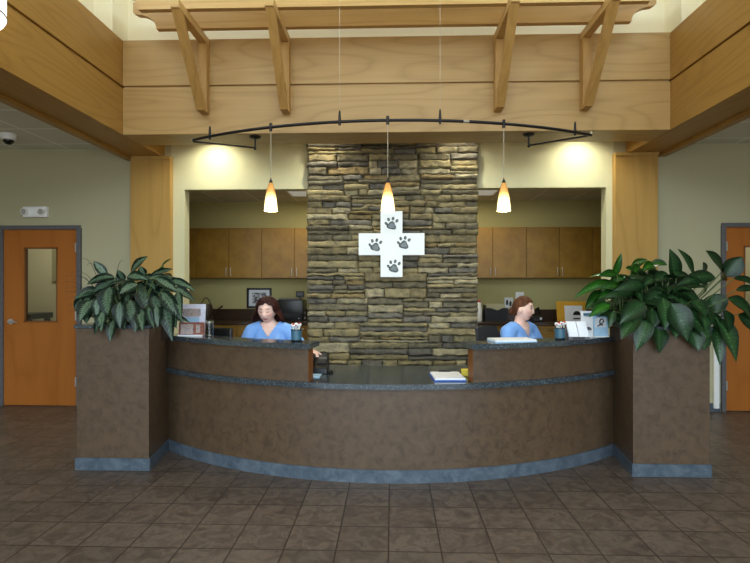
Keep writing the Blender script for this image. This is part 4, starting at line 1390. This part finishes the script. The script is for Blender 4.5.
def head_bm():
    """face looks along -Y, centre of the head at the origin, about 0.23 tall"""
    bm = bmesh.new()
    bmesh.ops.create_uvsphere(bm, u_segments=96, v_segments=64, radius=1.0)
    g = lambda d, s: math.exp(-(d / s) ** 2)
    for v in bm.verts:
        x, y, z = v.co
        X, Y, Z = 0.073 * x, 0.094 * y, 0.115 * z
        if z < 0:
            X *= 1 - 0.32 * (-z) ** 1.6
            if y > 0:
                Y *= 1 - 0.5 * (-z) ** 1.2
            else:
                Y *= 1 - 0.06 * (-z)
        if z > 0.2: Y += 0.006 * (z - 0.2)
        if y < -0.25:
            f = min(1, (-y - 0.25) / 0.45)
            Y += 0.004 * f
            # nose
            npf = max(0.0, min(1.0, (0.018 - Z) / 0.05)) if Z > -0.033 else max(0.0, 1 - (-0.033 - Z) / 0.010)
            Y -= f * 0.018 * npf * g(X, 0.009 + 0.006 * npf)
            # sockets, brow, cheeks
            for s in (-1, 1):
                Y += f * 0.009 * g(X - s * 0.029, 0.015) * g(Z - 0.012, 0.012)
                Y -= f * 0.004 * g(X - s * 0.029, 0.010) * g(Z - 0.010, 0.008)
                Y -= f * 0.004 * g(X - s * 0.028, 0.02) * g(Z - 0.034, 0.009)
                Y -= f * 0.005 * g(X - s * 0.04, 0.018) * g(Z + 0.025, 0.018)
            Y -= f * 0.006 * g(X, 0.02) * g(Z + 0.058, 0.006)
            Y -= f * 0.006 * g(X, 0.018) * g(Z + 0.070, 0.006)
            Y += f * 0.004 * g(X, 0.02) * g(Z + 0.064, 0.003)
            Y -= f * 0.009 * g(X, 0.02) * g(Z + 0.098, 0.014)
        v.co = (X, Y, Z)
    for s in (-1, 1):
        me = bpy.data.meshes.new('tmp')
        b2 = bmesh.new()
        bmesh.ops.create_uvsphere(b2, u_segments=16, v_segments=12, radius=1.0)
        b2.transform(Matrix.Translation((s * 0.073, 0.014, -0.008)) @ Matrix.Rotation(s * R(18), 4, 'Z') @ Matrix.Diagonal((0.011, 0.019, 0.032, 1)))
        b2.to_mesh(me)
        b2.free()
        bm.from_mesh(me)
        bpy.data.meshes.remove(me)
    return bm


k = NT('skin')
at = k.n('ShaderNodeAttribute', attribute_name='tint')
k.l(at.outputs['Color'], k.b.inputs['Base Color'])
k.b.inputs['Roughness'].default_value = 0.5
k.b.inputs['Subsurface Weight'].default_value = 0.08
k.b.inputs['Subsurface Radius'].default_value = (0.012, 0.005, 0.003)
M['skin'] = k.m


def hair_mat(name, lo, hi):
    k = NT(name)
    v = k.coords(scale=(60, 60, 6))
    nz = k.n('ShaderNodeTexNoise', Scale=3.0, Detail=4.0)
    k.l(v, nz.inputs['Vector'])
    k.l(k.ramp(nz.outputs['Fac'], [(0.3, lin(lo)), (0.7, lin(hi))]), k.b.inputs['Base Color'])
    k.b.inputs['Roughness'].default_value = 0.55
    k.b.inputs['Specular IOR Level'].default_value = 0.2
    return k.m


M['hair_dark'] = hair_mat('dark_auburn_hair', (30, 11, 10), (60, 26, 20))
M['hair_brown'] = hair_mat('light_auburn_hair', (60, 34, 20), (98, 60, 36))


def hand(bm, wrist, direction, palm_n, side, curl=0.35):
    """palm hull plus five finger chains; direction = towards the finger tips"""
    d = direction.normalized()
    n = (palm_n - d * palm_n.dot(d)).normalized()     # out of the back of the hand
    s = d.cross(n).normalized() * side                # towards the thumb
    w = Vector(wrist)
    hull(bm, [(w, 0.022), (w + d * 0.035 + s * 0.018, 0.016), (w + d * 0.035 - s * 0.018, 0.015)])
    hull(bm, [(w + d * 0.03 + s * 0.02, 0.015), (w + d * 0.03 - s * 0.02, 0.014), (w + d * 0.085 + s * 0.03, 0.012), (w + d * 0.078 - s * 0.028, 0.011)])
    for off, L, kb in ((0.029, 0.068, 0.086), (0.010, 0.076, 0.09), (-0.010, 0.070, 0.087), (-0.028, 0.055, 0.078)):
        p = w + d * kb + s * off
        ang = 0.15
        seg = [L * 0.45, L * 0.32, L * 0.25]
        r = 0.0095
        for q in seg:
            ang += curl
            dd = (d * math.cos(ang) - n * math.sin(ang)) + s * off * 1.5
            p2 = p + dd.normalized() * q
            hull(bm, [(p, r), (p2, r * 0.9)])
            p, r = p2, r * 0.9
    p = w + d * 0.025 + s * 0.026
    r = 0.0115
    for q, a in ((0.038, 0.75), (0.03, 0.45), (0.024, 0.3)):
        dd = d * math.cos(a) + s * math.sin(a) - n * 0.25
        p2 = p + dd.normalized() * q
        hull(bm, [(p, r), (p2, r * 0.9)])
        p, r = p2, r * 0.9


def person(x, y, yaw, head_yaw, head_pitch, head_pos, label, hair, lean, wrists, hair_m, eyes_down, zoff=0.0, head_size=1.0):
    """wrists: per side (left = +X local): (elbow, wrist, finger direction) in body space"""
    mx = Matrix.Translation((x, y, zoff)) @ Matrix.Rotation(yaw, 4, 'Z') @ Matrix.Diagonal((1.07, 1.04, 1.03, 1))
    t = thing('person', (x, y, 0), label, 'person')
    bm = bmesh.new()
    V = Vector
    pel, wai, che, upc = V((0, 0.02, 0.58)), V((0, 0.01 - lean * 0.3, 0.74)), V((0, -lean * 0.65, 0.91)), V((0, -lean * 0.9, 1.02))
    nb = V((0, -lean, 1.085))
    hp = V(head_pos)
    hull(bm, [(pel, (0.165, 0.12, 0.10)), (wai, (0.135, 0.10, 0.08))])
    hull(bm, [(wai, (0.135, 0.10, 0.08)), (che, (0.15, 0.108, 0.09))])
    hull(bm, [(che, (0.15, 0.108, 0.09)), (upc, (0.145, 0.08, 0.055))])
    hull(bm, [(upc, (0.13, 0.07, 0.05)), (nb, (0.062, 0.055, 0.03))])
    for s in (-1, 1):
        hull(bm, [(che + V((s * 0.07, -0.075, -0.01)), (0.065, 0.06, 0.065)), (che + V((s * 0.06, -0.03, 0.06)), (0.06, 0.05, 0.05))])
    hm = Matrix.Translation(hp) @ Matrix.Rotation(head_yaw, 4, 'Z') @ Matrix.Rotation(head_pitch, 4, 'X') @ Matrix.Diagonal((head_size, head_size, 1.0, 1))
    nt = hm @ V((0, 0.022, -0.075))
    hull(bm, [(nb, (0.054, 0.05, 0.04)), (nt, (0.045, 0.047, 0.03))])
    hd = head_bm()
    hd.transform(hm)
    me = bpy.data.meshes.new('tmp')
    hd.to_mesh(me)
    hd.free()
    bm.from_mesh(me)
    bpy.data.meshes.remove(me)
    sh = {}
    for s in (-1, 1):
        s0 = upc + V((s * 0.162, 0.0, -0.018))
        sh[s] = s0
        el, wr, fd = [V(q) for q in wrists[s]]
        hull(bm, [(upc + V((s * 0.08, 0, 0.01)), 0.06), (s0, 0.058)])
        hull(bm, [(s0, 0.056), (el, 0.041)])
        hull(bm, [(el, 0.041), (el.lerp(wr, 0.35), 0.040)])
        hull(bm, [(el.lerp(wr, 0.35), 0.040), (wr, 0.026)])
        hand(bm, wr, fd, V((0, 0, 1)), 1 if s < 0 else -1)
        hip, kn, an = V((s * 0.09, -0.02, 0.57)), V((s * 0.13, -0.44, 0.53)), V((s * 0.14, -0.36, 0.10))
        hull(bm, [(hip, 0.088), (kn, 0.062)])
        hull(bm, [(kn, 0.060), (kn.lerp(an, 0.3) + V((0, 0.01, 0)), 0.055)])
        hull(bm, [(kn.lerp(an, 0.3) + V((0, 0.01, 0)), 0.055), (an, 0.036)])
        hull(bm, [(an + V((0, 0.02, -0.045)), 0.034), (an + V((0, -0.14, -0.06)), (0.038, 0.05, 0.025))])
    body = remeshed(bm, 0.0048, 3, 0.5)
    # pigment: brows, lashes, lips, blush
    inv = hm.inverted()
    ca = body.color_attributes.new('tint', 'FLOAT_COLOR', 'POINT')
    base = V(lin((242, 200, 182))[:3])
    lip = V(lin((176, 92, 88))[:3])
    dark = V(lin((58, 36, 30))[:3])
    blush = V(lin((222, 146, 126))[:3])
    white = V(lin((225, 220, 215))[:3])
    g = lambda d, s: math.exp(-(d / s) ** 2)
    for i, v in enumerate(body.vertices):
        q = inv @ v.co
        c = base.copy()
        if q.y < -0.04 and abs(q.z) < 0.12:
            ax = abs(q.x)
            c = c.lerp(blush, 0.6 * g(ax - 0.042, 0.018) * g(q.z + 0.026, 0.02))
            c = c.lerp(lip, min(1, 1.6 * g(q.x, 0.024) * g(q.z + 0.064, 0.009)))
            c = c.lerp(dark, 0.75 * min(1, 1.5 * g(ax - 0.029, 0.016) * g(q.z - 0.035 + (ax - 0.029) ** 2 * 12, 0.005)))
            if eyes_down:
                c = c.lerp(dark, min(1, 1.2 * g(ax - 0.029, 0.014) * g(q.z - 0.004 - (ax - 0.029) ** 2 * 14, 0.0045)))
            else:
                c = c.lerp(white, min(1, 0.7 * g(ax - 0.029, 0.010) * g(q.z - 0.010, 0.004)))
                c = c.lerp(dark, min(1, 1.6 * g(ax - 0.029, 0.006) * g(q.z - 0.010, 0.007)))
                c = c.lerp(dark, 0.9 * g(ax - 0.029, 0.015) * g(q.z - 0.017, 0.003))
        ca.data[i].color = (c.x, c.y, c.z, 1)
    body.transform(Matrix.Translation(-V((x, y, 0))) @ mx)
    body.materials.clear()
    body.materials.append(M['skin'])
    body.shade_smooth()
    body.name = 'body'
    bo = bpy.data.objects.new('body', body)
    COL.objects.link(bo)
    bo.parent = t
    ORG[bo.name] = V((x, y, 0))

    # scrub top
    bm = bmesh.new()
    e = 0.014
    hull(bm, [(pel + V((0, 0, -0.02)), (0.18 + e, 0.13 + e, 0.09)), (wai, (0.145 + e, 0.11 + e, 0.08))])
    hull(bm, [(wai, (0.145 + e, 0.11 + e, 0.08)), (che, (0.155 + e, 0.112 + e, 0.09))])
    hull(bm, [(che, (0.155 + e, 0.112 + e, 0.09)), (upc, (0.145 + e, 0.08 + e, 0.055 + e))])
    hull(bm, [(upc, (0.13 + e, 0.07 + e, 0.05 + e)), (nb, (0.062 + e, 0.055 + e, 0.03 + e))])
    for s in (-1, 1):
        hull(bm, [(che + V((s * 0.07, -0.075, -0.01)), (0.065 + e, 0.06 + e, 0.065 + e)), (che + V((s * 0.06, -0.03, 0.06)), (0.06 + e, 0.05 + e, 0.05 + e))])
        el = V(wrists[s][0])
        hull(bm, [(upc + V((s * 0.08, 0, 0.01)), 0.06 + e), (sh[s], 0.058 + e)])
        hull(bm, [(sh[s], 0.058 + e), (sh[s].lerp(el, 0.72), 0.056 + e)])
    top = remeshed(bm, 0.007, 4, 0.5)
    bm = bmesh.new()
    bm.from_mesh(top)
    bpy.data.meshes.remove(top)
    vb = V((0, -lean * 0.9, 0))
    cut = []
    for f in bm.faces:
        c = f.calc_center_median()
        kill = False
        zr = c.z
        yr = c.y + lean * 0.9
        if yr < 0.0 and zr > 0.955 and abs(c.x) < (zr - 0.955) * 0.62: kill = True
        if zr > 1.098 and abs(c.x) < 0.12: kill = True
        if zr > 1.085 and abs(c.x) < 0.085: kill = True
        if zr < 0.52: kill = True
        for s in (-1, 1):
            el = V(wrists[s][0])
            ax = (el - sh[s])
            tt = (c - sh[s]).dot(ax) / ax.length_squared
            if s * c.x > 0.10 and tt > 0.74 and (c - (sh[s] + ax * tt)).length < 0.13: kill = True
        if kill: cut.append(f)
    bmesh.ops.delete(bm, geom=cut, context='FACES')
    bm.transform(mx)
    b = B()
    b.bm.free()
    b.bm = bm
    o = b.to('scrub_top', M['blue_cloth'], t)
    o.data.shade_smooth()
    sm = o.modifiers.new('thick', 'SOLIDIFY')
    sm.thickness = 0.004
    # trousers
    bm = bmesh.new()
    hull(bm, [(pel + V((0, 0, -0.01)), (0.172, 0.127, 0.10)), (pel + V((0, 0, 0.10)), (0.15, 0.115, 0.03))])
    for s in (-1, 1):
        hip, kn, an = V((s * 0.09, -0.02, 0.57)), V((s * 0.13, -0.44, 0.53)), V((s * 0.14, -0.36, 0.10))
        hull(bm, [(hip, 0.098), (kn, 0.075)])
        hull(bm, [(kn, 0.074), (an + V((0, 0, 0.03)), 0.066)])
    tm = remeshed(bm, 0.009, 3, 0.5)
    bm = bmesh.new()
    bm.from_mesh(tm)
    bpy.data.meshes.remove(tm)
    bm.transform(mx)
    b = B()
    b.bm.free()
    b.bm = bm
    o = b.to('trousers', M['navy_cloth'], t)
    o.data.shade_smooth()
    for s in (-1, 1):
        an = V((s * 0.14, -0.36, 0.10))
        bm = bmesh.new()
        hull(bm, [(an + V((0, 0.025, -0.05)), (0.044, 0.048, 0.045)), (an + V((0, -0.14, -0.062)), (0.046, 0.06, 0.034)), (an + V((0, -0.05, -0.02)), (0.04, 0.04, 0.03))])
        bm.transform(mx)
        b = B()
        b.bm.free()
        b.bm = bm
        b.to('shoe', M['shoe'], t, smooth=60)
    # hair
    bm = bmesh.new()
    NP, NTT = 112, 26
    vs = []
    for j in range(NTT + 1):
        row = []
        for i in range(NP):
            ph = -PI + 2 * PI * i / NP          # 0 = face
            dg = abs(math.degrees(ph))
            tt = j / NTT
            rip = 1 + 0.022 * math.sin(i * 1.7 + 2 * tt) + 0.014 * math.sin(i * 4.1 + 1 + 5 * tt)
            if hair == 'long':
                part_ = math.exp(-((math.degrees(ph) - 8) / 9) ** 2)
                if dg < 44: zt = 0.076 + 0.02 * part_ - 0.016 * (dg / 44) ** 2
                elif dg < 68: zt = 0.060 + (-0.108 - 0.060) * ((dg - 44) / 24) ** 0.8
                else: zt = -0.108 - 0.02 * min(1, (dg - 66) / 60)
                zz = 0.135 + (zt - 0.135) * (tt ** 1.5)
                if zz > 0:
                    rad = math.sqrt(max(0.0, 1 - (zz / 0.1355) ** 2))
                    ex = 0.100 * rad
                    ey = 0.110 * rad
                else:
                    f = min(1, -zz / 0.13)
                    ex = 0.100 + 0.034 * math.sin(PI * f * 0.72)
                    ey = 0.110 - 0.004 * f
                    if dg > 100: ey *= 1 - 0.25 * f
                X = ex * math.sin(ph) * rip
                Y = -ey * math.cos(ph) * rip + 0.005
                if zz < 0.05 and dg < 90: Y += 0.016 * min(1, (0.05 - zz) / 0.06)
                if dg < 42 and zz < 0.1: Y += 0.006
                zz += -0.006 * part_ * (1 if tt > 0.2 else 0)
            else:
                if dg < 40: zt = 0.070
                elif dg < 75: zt = 0.070 + (0.030 - 0.070) * (dg - 40) / 35
                elif dg < 100: zt = 0.030 - 0.012 * (dg - 75) / 25
                elif dg < 125: zt = 0.018 - 0.078 * (dg - 100) / 25
                else: zt = -0.060 - 0.015 * (dg - 125) / 55
                zz = 0.124 + (zt - 0.124) * (tt ** 1.5)
                rad = math.sqrt(max(0.0, 1 - (zz / 0.1245) ** 2)) if zz > 0 else 1 - 0.35 * (-zz / 0.075) ** 1.5 * (0.3 if dg < 110 else 0.6)
                X = 0.0785 * rad * math.sin(ph) * rip
                Y = -0.0995 * rad * math.cos(ph) * rip + 0.003
            row.append(bm.verts.new((X, Y, zz)))
        vs.append(row)
    for j in range(NTT):
        for i in range(NP):
            i2 = (i + 1) % NP
            bm.faces.new((vs[j][i], vs[j][i2], vs[j + 1][i2], vs[j + 1][i]))
    bmesh.ops.remove_doubles(bm, verts=list(bm.verts), dist=0.0004)
    if hair != 'long':
        me = bpy.data.meshes.new('tmp')
        b2 = bmesh.new()
        bmesh.ops.create_uvsphere(b2, u_segments=20, v_segments=14, radius=1.0)
        b2.transform(Matrix.Translation((0, 0.105, -0.03)) @ Matrix.Diagonal((0.034, 0.028, 0.038, 1)))
        b2.to_mesh(me)
        b2.free()
        bm.from_mesh(me)
        bpy.data.meshes.remove(me)
    bm.transform(mx @ hm)
    b = B()
    b.bm.free()
    b.bm = bm
    o = b.to('hair', hair_m, t)
    o.data.shade_smooth()
    sm = o.modifiers.new('thick', 'SOLIDIFY')
    sm.thickness = 0.010
    sm.offset = -1
    return t, mx


PLXY = (-1.18, 5.10)
office_chair(-1.165, 5.17, R(0), 'black office chair under the left woman', 0.98)
mw = (Matrix.Translation((PLXY[0], PLXY[1], 0)) @ Matrix.Diagonal((1.07, 1.04, 1.03, 1))).inverted()
hp = W(316, 356, 4.62)
el_l = mw @ Vector((-0.83, 4.98, 0.83))
wr_l = mw @ Vector((-0.745, 4.64, 0.905))
person(PLXY[0], PLXY[1], 0, R(-4), R(11), (-0.014, -0.10, 1.202),
       'woman in pale blue scrubs with dark shoulder length hair looking down', 'long', 0.05,
       {1: (el_l, wr_l, Vector((0.55, -0.8, -0.1))), -1: ((-0.25, -0.10, 0.78), (-0.15, -0.33, 0.785), (0.3, -1, 0))},
       M['hair_dark'], True, head_size=1.09)
RX, RY = 1.21, 5.16
office_chair(RX - 0.03, RY + 0.05, R(50), 'black office chair with rounded back under the right woman', 1.06)
t2, mxr = person(RX, RY, R(40), R(26), R(4), (0.0, -0.08, 1.214),
                 'woman in pale blue scrubs with tied back auburn hair facing right', 'tied', 0.04,
                 {1: ((0.235, -0.12, 0.79), (0.12, -0.30, 0.79), (-0.2, -1, 0)), -1: ((-0.235, -0.12, 0.79), (-0.12, -0.30, 0.79), (0.2, -1, 0))},
                 M['hair_brown'], False)
# dark strap at her neck
B(mxr).tube([(-0.075, -0.06, 1.075), (-0.085, -0.03, 1.10), (-0.075, 0.02, 1.115)], 0.008, 8).to('strap', M['black'], t2, smooth=60)

# every piece of the setting gets its description
SETTING = {
    'wall_left': ('plain khaki wall closing the lobby on the left', 'wall'),
    'wall_right': ('plain khaki wall closing the lobby on the right', 'wall'),
    'ceiling_slot': ('pale ceiling of the downlight slot behind the back beam', 'ceiling'),
    'wall_front': ('lobby front wall with tall window openings', 'wall'),
    'wall_clerestory_front': ('high front wall with upper window openings', 'wall'),
    'ceiling_clerestory': ('cream ceiling high above the timber shelf', 'ceiling'),
    'ceiling_front': ('tiled ceiling strip by the front windows', 'ceiling'),
    'wall_back_room_left': ('olive side wall at the left of the back room', 'wall'),
    'wall_back_room_right': ('olive side wall at the right of the back room', 'wall'),
    'ceiling_back_room': ('dim tiled ceiling of the back room', 'ceiling'),
    'wall_side_room_left': ('cream wall seen through the left door pane', 'wall'),
    'wall_side_room_right': ('cream wall seen through the right door pane', 'wall'),
    'ceiling_side_room_left': ('tiled ceiling of the room behind the left door', 'ceiling'),
    'ceiling_side_room_right': ('tiled ceiling of the room behind the right door', 'ceiling'),
    'baseboard_left': ('blue grey baseboard between left door and column', 'baseboard'),
    'baseboard_right': ('blue grey baseboard between right column and door', 'baseboard'),
}
for nm_, (lb_, ct_) in SETTING.items():
    tag(bpy.data.objects[nm_], lb_, ct_)

# ------------------------------------------------------------------ light
w = bpy.data.worlds.new('sky')
scene.world = w
w.use_nodes = True
bg = w.node_tree.nodes['Background']
wt = w.node_tree
tcw = wt.nodes.new('ShaderNodeTexCoord')
sxw = wt.nodes.new('ShaderNodeSeparateXYZ')
wt.links.new(tcw.outputs['Generated'], sxw.inputs[0])
rw = wt.nodes.new('ShaderNodeValToRGB')
els = rw.color_ramp.elements
els[0].position, els[0].color = 0.0, (0.28, 0.29, 0.30, 1)
els[1].position, els[1].color = 1.0, (0.58, 0.78, 1.0, 1)
for p_, c_ in ((0.49, (0.30, 0.31, 0.32, 1)), (0.51, (0.74, 0.87, 1.0, 1))):
    e_ = els.new(p_)
    e_.color = c_
mw_ = wt.nodes.new('ShaderNodeMath')
mw_.operation = 'MULTIPLY_ADD'
mw_.inputs[1].default_value = 0.5
mw_.inputs[2].default_value = 0.5
wt.links.new(sxw.outputs['Z'], mw_.inputs[0])
wt.links.new(mw_.outputs[0], rw.inputs['Fac'])
wt.links.new(rw.outputs['Color'], bg.inputs['Color'])
bg.inputs['Strength'].default_value = 8.6


def area(name, loc, rot, sx, sy, energy=0, color=(1, 1, 1), portal=False):
    d = bpy.data.lights.new(name, 'AREA')
    d.shape = 'RECTANGLE'
    d.size = sx
    d.size_y = sy
    d.energy = energy
    d.color = color
    if portal:
        d.cycles.is_portal = True
    o = bpy.data.objects.new(name, d)
    o.location = loc
    o.rotation_euler = rot
    COL.objects.link(o)
    return o


for x in (-3.1, 0, 3.1):
    area('window_portal', (x, -3.1, 1.53), (R(90), 0, 0), 3.0, 2.8, portal=True)
for x in (-1.3, 1.3):
    area('window_portal', (x, -2.68, 4.75), (R(90), 0, 0), 2.4, 1.7, portal=True)
for sgn in (-1, 1):
    area('window_portal', (sgn * 3.03, 1.25, 5.16), (R(90), 0, R(90) * sgn), 7.6, 0.9, portal=True)

for x, y, wd in DLS:
    d = bpy.data.lights.new('downlight_beam', 'SPOT')
    d.energy = 54 if abs(x) > 1 else 40
    d.color = (1.0, 0.97, 0.80)
    d.spot_size = R(140)
    d.spot_blend = 0.9
    d.shadow_soft_size = 0.04
    o = bpy.data.objects.new('downlight_beam', d)
    o.location = (x, y, 3.32)
    COL.objects.link(o)
for sx in (-1.18, 1.18):
    area('troffer_light', (sx, 7.37, 2.77), (0, 0, 0), 0.55, 0.68, 13, (1.0, 0.93, 0.72))
for sgn in (-1, 1):
    area('side_room_light', (sgn * 4.8, 7.1, 2.68), (0, 0, 0), 0.6, 0.6, 9, (1.0, 0.93, 0.75))
